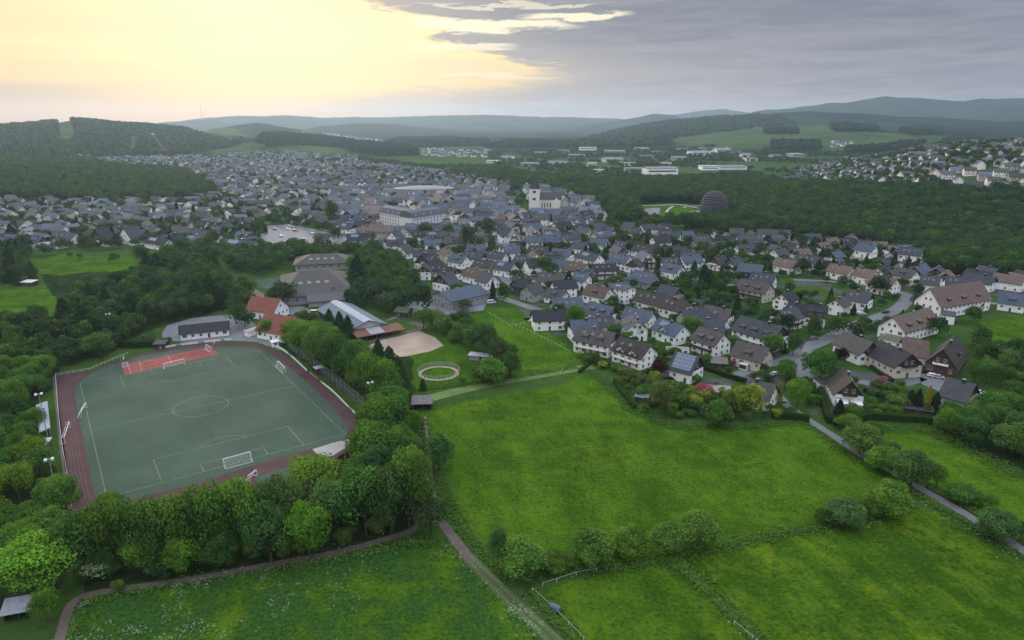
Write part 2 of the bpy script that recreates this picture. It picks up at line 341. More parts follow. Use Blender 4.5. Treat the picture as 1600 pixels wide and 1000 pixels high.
FARM=[ # distant open fields
[(1050,216),(1130,205),(1180,197),(1290,195),(1300,206),(1380,207),(1430,212),(1480,211),(1520,217),(1440,233),(1300,236),(1180,233),(1060,233)],
[(430,232),(460,227),(530,231),(548,243),(440,244)],[(650,231),(760,228),(765,235),(660,240)],[(590,245),(660,253),(680,262),(600,256)],
[(310,204),(370,203),(390,212),(330,217)],[(325,235),(380,224),(420,224),(400,240),(340,243)],[(92,185),(98,185),(122,220),(94,224)],[(205,214),(218,213),(212,240),(200,240)],[(233,210),(241,210),(270,241),(256,243)],
[(900,218),(960,216),(955,222),(905,223)],[(1200,196),(1270,198),(1260,203),(1190,204)],[(800,262),(860,262),(866,270),(805,272)],[(470,205),(492,206),(490,212),(465,212)],[(1430,236),(1480,234),(1460,248),(1440,246)]]
WOODS_NEAR=[[(-60,545),(20,530),(75,540),(95,575),(70,620),(58,640),(56,700),(75,720),(95,745),(112,800),(130,870),(60,960),(-60,960)],
 [(110,800),(350,775),(500,720),(560,670),(640,640),(690,700),(660,820),(500,870),(250,905),(130,925)],
 [(440,540),(470,500),(640,560),(650,640),(600,660)],
 [(60,430),(250,420),(340,440),(390,470),(300,500),(220,520),(160,560),(60,560),(40,520),(110,500)],
 [(1455,655),(1500,640),(1620,640),(1700,760),(1600,735),(1540,712),(1480,690)]]
TOWN=[[(-350,312),(60,318),(200,318),(290,318),(335,300),(300,272),(250,262),(150,258),(160,249),(300,246),(420,238),(560,246),(680,263),(740,281),(800,291),(860,300),(930,318),(950,345),(1010,362),(1100,368),(1200,372),(1330,382),(1440,405),(1450,432),(1560,440),(1700,450),(1700,492),(1540,492),(1380,472),(1410,530),(1545,590),(1520,650),(1220,645),(1050,612),(960,580),(890,545),(800,472),(740,470),(660,480),(610,420),(560,395),(420,395),(350,400),(300,382),(200,377),(100,390),(-350,390)]]
RVILLAGE=[(1205,292),(1240,270),(1330,245),(1400,240),(1460,225),(1530,217),(1620,218),(1950,225),(1950,300),(1600,300),(1500,302),(1400,296),(1310,290),(1250,290)]
INDUSTRY=[(770,262),(760,240),(800,232),(900,226),(1000,228),(1100,226),(1180,236),(1185,262),(1130,280),(1000,278),(900,272),(820,270)]
qa,qb=P([1440,1600],[764,860])[:,:2]; SANG=math.atan2(qb[1]-qa[1],qb[0]-qa[0])-math.pi/2
def build_ground():
    azd=np.radians(np.concatenate([np.linspace(-180,-48,70,endpoint=False),np.linspace(-48,48,1000),np.linspace(48,180,70)[1:-1]]))
    r=np.concatenate([[.5,10,30,50],np.exp(np.linspace(math.log(70),math.log(12600),760))])
    A,Rr=np.meshgrid(azd,r); x=np.sin(A)*Rr; y=np.cos(A)*Rr; z=T(x,y)
    na=len(azd); nr=len(r); V=np.stack([x,y,z],-1).reshape(-1,3)
    i=np.arange(nr-1)[:,None]*na; j=np.arange(na)[None,:]; jn=(j+1)%na
    Fq=np.stack([i+j,i+jn,i+na+jn,i+na+j],-1).reshape(-1,4)[:,::-1]
    me=bpy.data.meshes.new('ground'); me.vertices.add(len(V)); me.vertices.foreach_set('co',V.ravel().astype('f'))
    me.loops.add(Fq.size); me.loops.foreach_set('vertex_index',Fq.ravel().astype('i')); me.polygons.add(len(Fq)); me.polygons.foreach_set('loop_start',(np.arange(len(Fq))*4).astype('i')); me.update()
    me.polygons.foreach_set('use_smooth',[True]*len(Fq))
    X=V[:,0]; Y=V[:,1]; rr=np.hypot(X,Y); jx=X+(vnoise(X,Y,6,5)-.5)*np.minimum(3,rr*.01); jy=Y+(vnoise(X,Y,6,6)-.5)*np.minimum(3,rr*.01)
    def put(n,v):
        a=me.attributes.new(n,'FLOAT','POINT'); a.data.foreach_set('value',v.astype('f'))
    mead=np.zeros(len(V)); 
    for k,p in MEADOWS.items(): mead[inpoly(jx,jy,wpoly(p))]=1
    put('meadow',mead)
    w=np.zeros(len(V)); w[inpoly(jx,jy,wpoly(MEADOWS['southwest']))]=1; put('southwest',w)
    w=np.zeros(len(V)); w[inpoly(jx,jy,wpoly(MEADOWS['southeast']))]=1; w[inpoly(jx,jy,wpoly(MEADOWS['south']))]=.8; put('buttercup',w)
    farm=np.zeros(len(V))
    jx2=X+(vnoise(X,Y,40,5)-.5)*30; jy2=Y+(vnoise(X,Y,40,6)-.5)*30
    farm=np.zeros(len(V))
    for p in FARM: farm[inpoly(jx2,jy2,wpoly(p))]=1
    put('farm',farm)
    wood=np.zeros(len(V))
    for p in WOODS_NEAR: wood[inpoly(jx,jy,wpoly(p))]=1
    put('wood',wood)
    town=np.zeros(len(V))
    for p in TOWN+[RVILLAGE,INDUSTRY]: town[inpoly(jx,jy,wpoly(p))]=1
    put('town',town); put('far',sm(rr,1500,2600)*(1-farm))
    m,nt,b=material('ground_cover',1.0,.0); g=G(nt); v=g.pos()
    big=g.noise(v,.012,5,.6); mid=g.noise(v,.09,5,.65); fine=g.noise(v,1.1,5,.8); streak=g.noise(v,.16,5,.7,sc=(1,.2,1),rot=SANG); spot=g.noise(v,1.7,3,.8); clump=g.noise(v,.35,5,.7)
    f=g.M('ADD',g.M('ADD',g.M('MULTIPLY',big,.20),g.M('MULTIPLY',mid,.25)),g.M('ADD',g.M('MULTIPLY',fine,.38),g.M('MULTIPLY',streak,.17)))
    grass=g.mix(g.ss(f,.42,.58),(.027,.068,.006),(.074,.156,.011))
    yb=g.noise(v,.03,4,.6); ym=g.M('MULTIPLY',g.ss(yb,.50,.66),g.ss(g.M('ADD',g.M('MULTIPLY',clump,.6),g.M('MULTIPLY',spot,.4)),.48,.60)); grass=g.mix(g.M('MULTIPLY',ym,.4),grass,(.17,.20,.012))
    by=g.M('MULTIPLY',g.attr('buttercup'),g.M('MULTIPLY',g.ss(streak,.45,.62),g.ss(g.M('ADD',g.M('MULTIPLY',mid,.5),g.M('MULTIPLY',clump,.5)),.42,.62))); grass=g.mix(g.M('MULTIPLY',by,.5),grass,(.14,.175,.010))
    dk=g.ss(g.M('ADD',g.M('MULTIPLY',clump,.5),g.M('MULTIPLY',fine,.5)),.50,.36); grass=g.mix(g.M('MULTIPLY',dk,.6),grass,(.014,.036,.008))
    sw=g.attr('southwest'); cool=g.mix(g.ss(fine,.4,.62),(.019,.056,.012),(.046,.118,.020)); grass=g.mix(g.M('MULTIPLY',sw,g.ss(g.M('ADD',g.M('MULTIPLY',mid,.6),g.M('MULTIPLY',big,.4)),.56,.44)),grass,cool)
    rough_=g.mix(g.ss(f,.36,.64),(.026,.058,.014),(.062,.118,.024)); rough_=g.mix(g.M('MULTIPLY',g.ss(clump,.55,.7),.4),rough_,(.10,.13,.05))
    c=g.mix(g.attr('meadow'),rough_,grass)
    c=g.mix(g.attr('farm'),c,g.mix(g.ss(g.noise(v,.006,4),.4,.6),(.038,.066,.024),(.062,.092,.030)))
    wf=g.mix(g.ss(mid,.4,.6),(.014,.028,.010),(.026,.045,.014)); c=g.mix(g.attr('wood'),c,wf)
    tg=g.mix(g.ss(g.noise(v,.05,4),.50,.60),(.040,.085,.018),(.085,.085,.088)); tg=g.mix(g.ss(clump,.54,.68),tg,(.022,.045,.016)); c=g.mix(g.attr('town'),c,tg)
    ff=g.M('ADD',g.M('MULTIPLY',g.noise(v,.0022,5,.6),.6),g.M('MULTIPLY',g.noise(v,.03,4,.7),.4)); ffc=g.mix(g.ss(ff,.42,.58),(.011,.021,.015),(.030,.046,.026))
    c=g.mix(g.attr('far'),c,ffc); g.put(b.inputs['Base Color'],c); g.bump(b,g.M('ADD',fine,g.M('MULTIPLY',clump,1.5)),.9,.5)
    me.materials.append(m); o=bpy.data.objects.new('ground',me); COL.objects.link(o); tag(o,kind='structure')
build_ground()
# ---------------------------------------------------------------- sports ground (sheets)
sheet('running_track',[(86,586),(92,650),(100,720),(112,796),(150,840),(240,835),(360,800),(480,760),(560,700),(568,662),(540,634),(500,598),(470,572),(440,552),(400,537),(330,534),(280,541),(230,550),(180,565),(140,580)],MT['track'],1)
sheet('pitch_turf',[(117,620),(119,603),(130,592),(150,580),(180,568),(240,552),(310,542),(380,541),(405,545),(425,554),(450,573),(485,602),(520,635),(545,668),(541,686),(485,702),(430,717),(370,735),(310,754),(197,783),(196,800),(165,802),(152,789),(135,710),(124,655)],MT['turf'],2)
sheet('pitch_apron',[(400,745),(445,731),(470,740),(440,770),(400,775)],MT['turf'],2)
sheet('landing_pad',[(488,702),(520,692),(545,686),(552,692),(520,712),(502,716)],MT['concrete'],3)
sheet('ball_court',[(190,570),(330,541),(342,553),(195,586)],MT['court'],3)
sheet('side_path',[(82,588),(86,588),(113,796),(106,796),(92,690)],MT['gravel'],1)
sheet('clubhouse_yard',[(253,520),(262,508),(300,497),(360,491),(392,500),(410,520),(432,533),(440,548),(400,534),(340,531),(290,535),(255,530)],MT['yard'],1)
sheet('riding_arena',[(563,545),(600,530),(655,517),(680,527),(693,540),(672,549),(632,557),(598,560)],MT['sand'],1)
sheet('farmyard',[(640,470),(700,470),(725,470),(745,455),(765,462),(755,485),(700,492),(650,490),(600,502),(620,492)],MT['yard'],1)
sheet('stable_yard',[(430,480),(470,478),(500,490),(480,500),(450,497),(425,510),(415,497)],MT['yard'],1)
sheet('car_park',[(420,352),(452,350),(500,360),(548,372),(540,393),(470,392),(420,384),(390,368)],MT['yard'],1)
sheet('tennis_court',[(400,437),(437,433),(430,455),(405,448)],MT['turf'],1)
sheet('pavement_yard',[(1430,570),(1450,585),(1510,600),(1600,640),(1610,660),(1570,650),(1500,625),(1440,600)],MT['yard'],1)
strip('tower_path',[(992,322),(1030,321),(1062,320),(1092,326)],5,MT['concrete'],2)
strip('tower_path',[(1032,347),(1052,340),(1075,333),(1092,330)],5,MT['concrete'],3)
strip('tower_path',[(1052,322),(1044,328),(1042,333),(1052,338)],3,MT['concrete'],4)
sheet('visitor_car_park',[(1008,326),(1032,324),(1030,334),(1012,346),(998,352),(1000,340)],MT['yard'],1)
PX,PY,PR,HL,HW=-81.955,181.82,.609,50.795,33.8
def pw(a,b): c,s=math.cos(PR),math.sin(PR); return (PX+a*c-b*s,PY+a*s+b*c)
def line_geo(mb,pts,w,z,m=0):
    vs,fs=strip_geo([Vector((*p,0)) for p in pts],w,z); mb.add(vs,[f[::-1] for f in fs],m)
ml=MB(); z=.013; yw=.15
for pts in ([(-HW,0),(HW,0)],[(-HW,0),(-HW,2*HL)],[(HW,0),(HW,2*HL)],[(-HW,2*HL),(HW,2*HL)],[(-HW,HL),(HW,HL)],
  [(-20.16,0),(-20.16,16.5)],[(-20.16,16.5),(20.16,16.5)],[(20.16,16.5),(20.16,0)],[(-9.16,0),(-9.16,5.5)],[(-9.16,5.5),(9.16,5.5)],[(9.16,5.5),(9.16,0)],
  [(-20.16,2*HL),(-20.16,2*HL-16.5)],[(-20.16,2*HL-16.5),(20.16,2*HL-16.5)],[(20.16,2*HL-16.5),(20.16,2*HL)],[(-9.16,2*HL),(-9.16,2*HL-5.5)],[(-9.16,2*HL-5.5),(9.16,2*HL-5.5)],[(9.16,2*HL-5.5),(9.16,2*HL)]):
    line_geo(ml,[pw(*p) for p in pts],yw,z); z+=.0005
line_geo(ml,[pw(9.15*math.cos(t),HL+9.15*math.sin(t)) for t in np.linspace(0,2*math.pi,49)],yw,z)
for s,y0 in ((1,11),(-1,2*HL-11)): line_geo(ml,[pw(9.15*math.cos(t)*1,y0+s*9.15*math.sin(t)) for t in np.linspace(math.asin(.6),math.pi-math.asin(.6),17)],yw,z+.001)
tag(ml.obj('pitch_markings',MT['yline']),kind='structure')
lm=MB(); 
LO=[(92,600),(96,650),(104,720),(117,790),(140,815),(175,828)];LI=[(114,600),(121,650),(133,720),(150,785),(165,797),(190,802)]
RO=[(445,556),(500,600),(535,631),(562,661),(560,688),(530,715)];RI=[(427,558),(485,604),(520,637),(543,670),(540,684),(520,694)]
TO=[(205,788),(310,762),(370,744),(440,722),(490,706)]; TI=[(200,798),(310,774),(370,756),(440,733),(496,713)]
for O,I,n,wd in ((LO,LI,5,.07),(RO,RI,5,.06),(TO,TI,2,.06)):
    for k in range(1,n):
        t=k/n; q=P([a[0]*(1-t)+b[0]*t for a,b in zip(O,I)],[a[1]*(1-t)+b[1]*t for a,b in zip(O,I)]); vs,fs=strip_geo(smoothline([tuple(a) for a in q]),wd,.012); lm.add(vs,[f[::-1] for f in fs])
tag(lm.obj('lane_lines',MT['lane']),kind='structure')
cm=MB()
def cl(pts,w=.12):
    global z; q=P([a for a,b in pts],[b for a,b in pts]); line_geo(cm,[(a[0],a[1]) for a in q],w,.018)
cl([(200,567),(204,584)]);cl([(217,564),(222,580)]);cl([(262,555),(268,567)]);cl([(322,545),(332,554)]);cl([(196,572),(331,543)],.1)
q=p1(233,567); line_geo(cm,[(q.x+3*math.cos(t),q.y+3*math.sin(t)) for t in np.linspace(0,6.283,25)],.1,.019)
tag(cm.obj('court_markings',MT['line']),kind='structure')
# ---------------------------------------------------------------- roads
A=MT['asphalt']; GV=MT['gravel']
strip('gravel_path',[(60,1060),(92,1000),(103,962),(118,938),(160,925),(300,905),(400,886),(520,864),(600,843),(640,830),(668,812),(690,815)],2.0,GV,1)
strip('foot_path',[(664,650),(668,690),(674,740),(680,780),(692,818),(712,845),(738,878)],1.0,GV,2)
strip('farm_track',[(692,818),(712,845),(738,878)],2.5,GV,3)
strip('grass_track',[(730,868),(772,912),(818,955),(862,998),(935,1075)],3.4,asphalt('track_grass',(.042,.085,.018),.35),1)
for dx in (-7,9): strip('wheel_rut',[(738+dx*.7,878),(775+dx,915),(820+dx,958),(865+dx*1.3,1000),(940+dx*1.6,1070)],.8,asphalt('worn_grass',(.085,.095,.045),.4),2)
strip('mown_strip',[(672,622),(740,605),(830,588),(925,572)],6.0,asphalt('pale_grass',(.085,.14,.035),.3),1,road=False)
strip('farm_road',[(1222,628),(1262,655),(1310,686),(1345,710),(1385,732),(1440,764),(1500,798),(1560,835),(1600,860),(1700,920),(1850,1010)],3.0,A,1)
strip('village_street',[(1400,456),(1418,462),(1414,472),(1400,484),(1370,496),(1335,508),(1300,526),(1262,543),(1250,556),(1252,575),(1258,590)],7.5,A,2)
strip('village_street',[(1256,545),(1225,562),(1180,575),(1140,590)],5,A,3)
strip('village_street',[(1098,575),(1130,586),(1165,592),(1200,605),(1225,630)],4.5,A,1)
strip('village_street',[(745,448),(775,462),(810,474),(845,486),(870,498),(895,512)],6,A,2)
strip('village_street',[(1400,456),(1360,447),(1300,440),(1240,437)],5,A,1)
strip('lane',[(330,418),(362,436),(398,455),(418,470),(436,486),(432,500),(400,515)],4.5,GV,1)
strip('stable_lane',[(560,535),(600,528),(640,518),(660,510),(640,503)],4,GV,1)
strip('arena_lane',[(755,455),(735,462),(740,480)],5,A,2)
for k,(pts,w) in enumerate([([(0,400),(120,372),(250,360),(400,372)],5),([(560,372),(620,385),(700,398),(770,420),(800,450)],6),([(700,398),(800,392),(900,405),(1000,420),(1110,440),(1200,455)],5.5),([(640,330),(700,350),(760,372),(800,392)],6),([(760,372),(860,372),(960,388),(1100,395),(1250,408),(1400,430)],5),
   ([(400,290),(480,310),(560,330),(640,330)],7),([(300,300),(360,330),(420,350)],6),([(520,262),(560,290),(600,310),(640,330)],6),([(850,330),(850,360),(860,372)],6),([(930,350),(960,365),(1020,372)],5),([(1440,470),(1500,470),(1600,478)],5),([(1320,595),(1400,600),(1440,590)],5),([(905,405),(880,430),(845,440),(800,430)],5),([(1000,420),(960,440),(920,460),(895,470)],5)]):
    strip('town_street',pts,w,A,1)
# ---------------------------------------------------------------- registry & landmarks for labels
THINGS=[] # (obj, kindphrase, px, py, unit word)
TAKEN=[]  # occupied footprints (x,y,r)
def reg(o,phrase,px,py,kind): o['px']=float(px); o['py']=float(py); THINGS.append((o,phrase,px,py,kind))
LM=[('white church',843,312),('domed lattice tower',1114,330),('white hotel block',640,348),('town car park',480,368),('hipped sports hall',487,452),
('smaller hipped hall',510,414),('blue-roofed riding hall',552,500),('red-roofed sheds',415,505),('long clubhouse',320,524),('sandy riding arena',632,540),('round horse pen',685,583),('timber field hut',660,632),
('red ball court',265,563),('blue-grey stand roof',69,662),('near white goal',370,724),('solar-covered house',1075,582),('dark twin-gabled house',983,562),('white flat-roofed block',965,466),('upper gabled school',1465,475),
('lower gabled school',1400,520),('white-balconied chalet',1475,570),('white-awning house',1325,612),('purple roadside tree',1375,447),('stable yard',690,475),('rightmost blue-roofed house',1578,478),
('bottom-left tin hut',33,948),('long dark balcony house',1180,535),('grey water trough',868,953),('long white-roofed store',258,322),('grassy bank',1260,447),('west field shed',48,442),('left forest edge',40,320),('pale oval roof',665,300)]
TOWN_REF={'n':0}
ORD=['nearest','second','third','fourth','fifth','sixth','seventh','eighth','ninth','tenth','eleventh','twelfth','thirteenth','fourteenth','fifteenth','sixteenth','seventeenth','eighteenth','nineteenth','twentieth']+['%dth'%i for i in range(21,80)]
def finish_labels():
    cells={}
    for t in THINGS:
        o,ph,px,py,kind=t
        best=min(LM,key=lambda l:math.hypot((l[1]-px),(l[2]-py)*1.8)+(0 if math.hypot(l[1]-px,l[2]-py)>6 else 1e4))
        dx,dy=px-best[1],(py-best[2])*1.8
        dr=('right of' if dx>0 else 'left of') if abs(dx)>abs(dy) else ('in front of' if dy>0 else 'behind')
        cells.setdefault((best[0],dr,kind),[]).append((math.hypot(dx,dy),o,ph))
    split={}
    for key,c in cells.items():
        if len(c)<=8: split[key+('',)]=c; continue
        for t in c:
            o=t[1]; l0=[q for q in LM if q[0]==key[0]][0]; px,py=o['px'],o['py']
            l2=min((q for q in LM if q[0]!=key[0] and len(q[0].split())<=3),key=lambda q:math.hypot(q[1]-px,(q[2]-py)*1.8))
            split.setdefault(key+(' towards the '+l2[0],),[]).append(t)
    for (l,dr,kind,tw),c in split.items():
        c.sort(key=lambda a:a[0])
        for i,(dd,o,ph) in enumerate(c):
            pre=('only ' if len(c)==1 else '')
            short=ph.split(' and ')[0]; w=short.split(); tiny=('%s-roofed %s %s'%('-'.join(w[w.index('with')+1:w.index('roof')]),w[0],w[1])) if 'with' in w and 'roof' in w else short
            for p_ in (ph,short,tiny,'grey-roofed house' if kind=='house' and 0 else tiny):
                lab='%s, %s %s the %s%s'%(p_,ORD[i],dr,l,tw)
                if len(lab.split())<=16: break
            if len(lab.split())>16: lab=lab.replace('in front of','before').replace(' leafy tree',' tree').replace('spreading tree','tree').replace('copper beech ','')
            o['label']=lab; del o['px']; del o['py']
def free(x,y,r):
    for a,b,c in TAKEN:
        if (a-x)**2+(b-y)**2<(c+r)**2: return False
    return True
# ---------------------------------------------------------------- shared part meshes
def winmesh(w,h,name='window',bars=1):
    m=MB(); f=.09
    m.box(-w/2,w/2,-.02,.04,-h/2,h/2,0)
    n=bars+1; gw=(w-f*(n+1))/n
    for i in range(n): x0=-w/2+f+i*(gw+f); m.box(x0,x0+gw,-.035,.0,-h/2+f,h/2-f,1)
    m.box(-w/2-.06,w/2+.06,-.10,.04,-h/2-.08,-h/2-.001,0)
    return m.mesh(name,[MT['frame'],MT['glass']])
WIN=winmesh(1.15,1.35); WINB=winmesh(1.9,1.5,bars=2); SKY=MB().box(-.45,.45,-.6,.6,0,.12,0).box(-.38,.38,-.52,.52,.12,.135,1).mesh('skylight',[MT['frame'],MT['glass']])
DOOR=MB().box(-.55,.55,-.03,.05,0,2.1,0).box(-.3,.3,-.045,-.03,1.2,1.9,1).mesh('door',[MT['wood'],MT['glass']])
CHIM=MB().box(-.45,.45,-.35,.35,-1.2,1.0,0).box(-.55,.55,-.45,.45,1.0,1.12,1).mesh('chimney',[MT['dark'],MT['metal']])
ROOFC={'grey':(.062,.065,.074),'blue':(.072,.093,.130),'slate':(.052,.059,.073),'char':(.032,.034,.040),'taupe':(.076,.071,.071),'brown':(.10,.072,.058),'dbrown':(.050,.044,.042),'pink':(.14,.102,.088),'tin':(.10,.145,.20),'red':(.19,.070,.052),'olive':(.10,.105,.07)}
ROOFN={'grey':'grey','blue':'blue-grey','slate':'slate-grey','char':'charcoal','taupe':'taupe','brown':'brown','dbrown':'dark brown','pink':'pinkish','tin':'blue','red':'red','olive':'mossy'}
WALLC={'white':(.86,.87,.88),'cream':(.55,.51,.44),'grey':(.32,.33,.35),'dark':(.05,.05,.053),'timber':(.06,.045,.035),'brickred':(.12,.058,.046)}
def window(parent,x,y,z,rz,big=False): return ref('window',WINB if big else WIN,parent,(x,y,z),rz)
def house_at(c,rz,L,Wd,hw,rise=None,mode='L',roof='grey',wall='white',gable=None,feat='',detail=2,name='house',hip=0,flat=False):
    """c: centre on ground; local x runs along the side that faces the camera, y points away"""
    root=empty(name,c,rz)
    mc=WALLC[wall]; gc=WALLC[gable or wall]
    if mode=='L': Lr,Wr,q=L,Wd,0
    else: Lr,Wr,q=Wd,L,math.pi/2
    rise=rise or Wr*.40
    z0=-.3 if math.hypot(c[0],c[1])<700 else -3
    wl=MB().box(-L/2,L/2,-Wd/2,Wd/2,z0,hw).obj('wall',MT['plaster'],root,mc)
    rp=None
    if flat:
        rp=MB().box(-L/2-.25,L/2+.25,-Wd/2-.25,Wd/2+.25,hw+.003,hw+.35).obj('roof',MT['roof'],root,ROOFC[roof])
    elif hip:
        ov=.8; a,b=Lr/2+ov,Wr/2+ov; hx=max(a-b*hip,.5); m=MB(); m.add([(-a,-b,hw),(a,-b,hw),(a,b,hw),(-a,b,hw),(-hx,0,hw+rise),(hx,0,hw+rise)],[(0,1,5,4),(1,2,5),(2,3,4,5),(3,0,4),(3,2,1,0)])
        rp=m.obj('roof',MT['roof'],root,ROOFC[roof],rot=(0,0,q))
    else:
        ov=.7; gx=.8; t=.24; sl=rise/(Wr/2)
        for s in (-1,1): x=s*(Lr/2-.15); MB().prism([(-Wr/2,hw+.002),(Wr/2,hw+.002),(0,hw+rise)],x-.15,x+.15).obj('gable',MT['plaster'] if (gable or wall) not in('timber','dark') else MT['timber'],root,gc,rot=(0,0,q))
        ey=Wr/2+ov; ez=hw-ov*sl
        pr=[(-ey,ez+.01),(0,hw+rise+.01),(ey,ez+.01),(ey,ez+t),(0,hw+rise+t*1.25),(-ey,ez+t)]
        rp=MB().prism(pr,-Lr/2-gx,Lr/2+gx).obj('roof',MT['roof'],root,ROOFC[roof],rot=(0,0,q))
        an=math.atan(sl)
        def on(x,f,me,nm,up=.0,**k): # place me on slope: f 0 ridge..1 eave, side -1 is near
            s=-1; y=s*f*Wr/2; zz=hw+rise-f*rise+t*1.15+up; return ref(nm,me,rp,(x,y,zz),rot=(an,0,0),**k)
        if 'c' in feat or (detail and 'C' not in feat): ref('chimney',CHIM,rp,(rnd.uniform(-.25,.25)*Lr,rnd.choice((.5,-.5)),hw+rise+.05))
        if 's' in feat:
            for k in range(rnd.choice((2,3))): on(-Lr*.3+Lr*.25*k,rnd.choice((.4,.5)),SKY,'skylight')
        if 'p' in feat or 'P' in feat:
            full='P' in feat; lw=Lr*.9 if full else Lr*.35; hh=(Wr/2/math.cos(an))*(.88 if full else .45)
            m=MB().box(-lw/2,lw/2,-hh/2,hh/2,.0,.08); me=m.mesh('solar_panel',MT['solar']); uv=me.uv_layers.new(name='UVMap')
            for lp in me.loops: cc=me.vertices[lp.vertex_index].co; uv.data[lp.index].uv=((cc.x)/1.05,(cc.y)/1.05)
            y0=.5 if full else .38; on(0 if full else -Lr*.18,y0,me,'solar_panel',.05)
        nd=feat.count('d')
        for k in range(nd): # shed dormers
            x=(k-(nd-1)/2)*Lr/(nd+.4); w=min(2.6,Lr/(nd+1.2)); f1=.85; yf=-f1*Wr/2; zf=hw+rise-f1*rise; top=zf+1.7; yb=-(hw+rise-(top+.35))/sl
            m=MB(); m.prism([(yf,zf-.1),(yf,top),(yb,top+.35),(yb,zf)],x-w/2,x+w/2,0); dm=m.obj('dormer',MT['timber'],rp,WALLC['dark'] if 'w' not in feat else WALLC['white'])
            MB().prism([(yf-.35,top-.03),(yf-.35,top+.12),(yb,top+.5),(yb,top+.36)],x-w/2-.3,x+w/2+.3).obj('dormer_roof',MT['roof'],dm,ROOFC[roof])
            ref('window',WINB if w>2.1 else WIN,dm,(x,yf,zf+.95))
        ng=feat.count('g')
        for k in range(ng): # cross gables on the near slope
            x=(k-(ng-1)/2)*Lr/(ng+.3); w=min(4.6,Lr/(ng+.8)); r2=w*.42; f1=1.0; yf=-Wr/2-.05; top=hw+.9
            yb=-(rise-(.9+r2))/sl if rise>.9+r2 else 0; m=MB(); m.prism([(x-w/2,hw-1.2),(x+w/2,hw-1.2),(x+w/2,top),(x,top+r2),(x-w/2,top)],yf,-.3,0,'y'); dm=m.obj('cross_gable',MT['plaster'],rp,gc)
            MB().prism([(x-w/2-.5,top-.4),(x,top+r2+.02),(x+w/2+.5,top-.4),(x+w/2+.5,top-.15),(x,top+r2+.3),(x-w/2-.5,top-.15)],yf-.8,-.1,0,'y').obj('cross_gable_roof',MT['roof'],dm,ROOFC[roof])
            ref('window',WINB,dm,(x,yf,top-.5))
    if detail:
        fl=max(1,int(hw/2.6)); fh=hw/fl
        def row(n,xa,xb,y,rz2,vert,big=False):
            for i in range(n):
                t=(i+.5)/n; s=xa+(xb-xa)*t
                if vert: window(root,y,s,0,rz2)
                else: pass
        sides=[('f',L)]+[('r',Wd),('l',Wd)][: (2 if detail>1 else 1)]
        if detail==1: sides=[('f',L),('r' if c[0]<0 else 'l',Wd)]
        for sd,ln in sides:
            n=max(1,int(ln/(3.1 if detail>1 else 4.2)))
            for k in range(fl):
                if detail==1 and k==fl-1 and fl>1 and sd!='f': continue
                for i in range(n):
                    s=-ln/2+ln*(i+.5)/n; zz=fh*k+fh*.55
                    if k==0 and i==n//2 and sd=='f': ref('door',DOOR,root,(s,-Wd/2-.004,0),0); continue
                    if sd=='f': window(root,s,-Wd/2-.004,zz,0,rnd.random()<.3)
                    elif sd=='r': window(root,L/2+.004,s,zz,math.pi/2)
                    else: window(root,-L/2-.004,s,zz,-math.pi/2)
        if not flat and not hip and rise>2.2:
            for s in ((-1,1) if detail>1 else ((1,) if c[0]<0 else (-1,))):
                if mode=='L': window(root,s*(L/2+.004),0,hw+rise*.32,s*math.pi/2)
                elif s==-1 or detail==1:
                    for xx in (-1.3,1.3): window(root,xx,-Wd/2-.004,hw+rise*.3,0)
        if 'b' in feat or 'B' in feat:
            for k in range(1,fl+ (1 if mode=='P' else 0)):
                zz=fh*k; w=L*.86 if k<fl else L*.5; yf=-Wd/2
                bal=MB().box(-w/2,w/2,yf-1.4,yf-.005,zz-.18,zz,0).obj('balcony',MT['timber'],root,WALLC['timber'])
                rl=MB().box(-w/2,w/2,yf-1.45,yf-1.38,zz+.12,zz+1.0,0).box(-w/2,-w/2+.07,yf-1.38,yf-.01,zz+.12,zz+1.0).box(w/2-.07,w/2,yf-1.38,yf-.01,zz+.12,zz+1.0)
                rl.obj('railing',MT['timber'],bal,WALLC['white'] if 'B' in feat else WALLC['timber'])
        if 'k' in feat: # glazed ground-floor bay with canopy
            MB().box(-1.7,1.7,-Wd/2-2.2,-Wd/2-.005,0,2.5,0).box(-1.5,1.5,-Wd/2-2.23,-Wd/2-2.2,.5,2.2,1).obj('bay',[MT['trim'],MT['glass']],root)
        if 'a' in feat:
            for sx in (-1,1): MB().prism([(-Wd/2-3.2,2.3),(-Wd/2-.01,2.9),(-Wd/2-.01,2.98),(-Wd/2-3.2,2.38)],sx*L*.24-L*.2,sx*L*.24+L*.2).obj('awning',MT['fabric'],root)
    return root
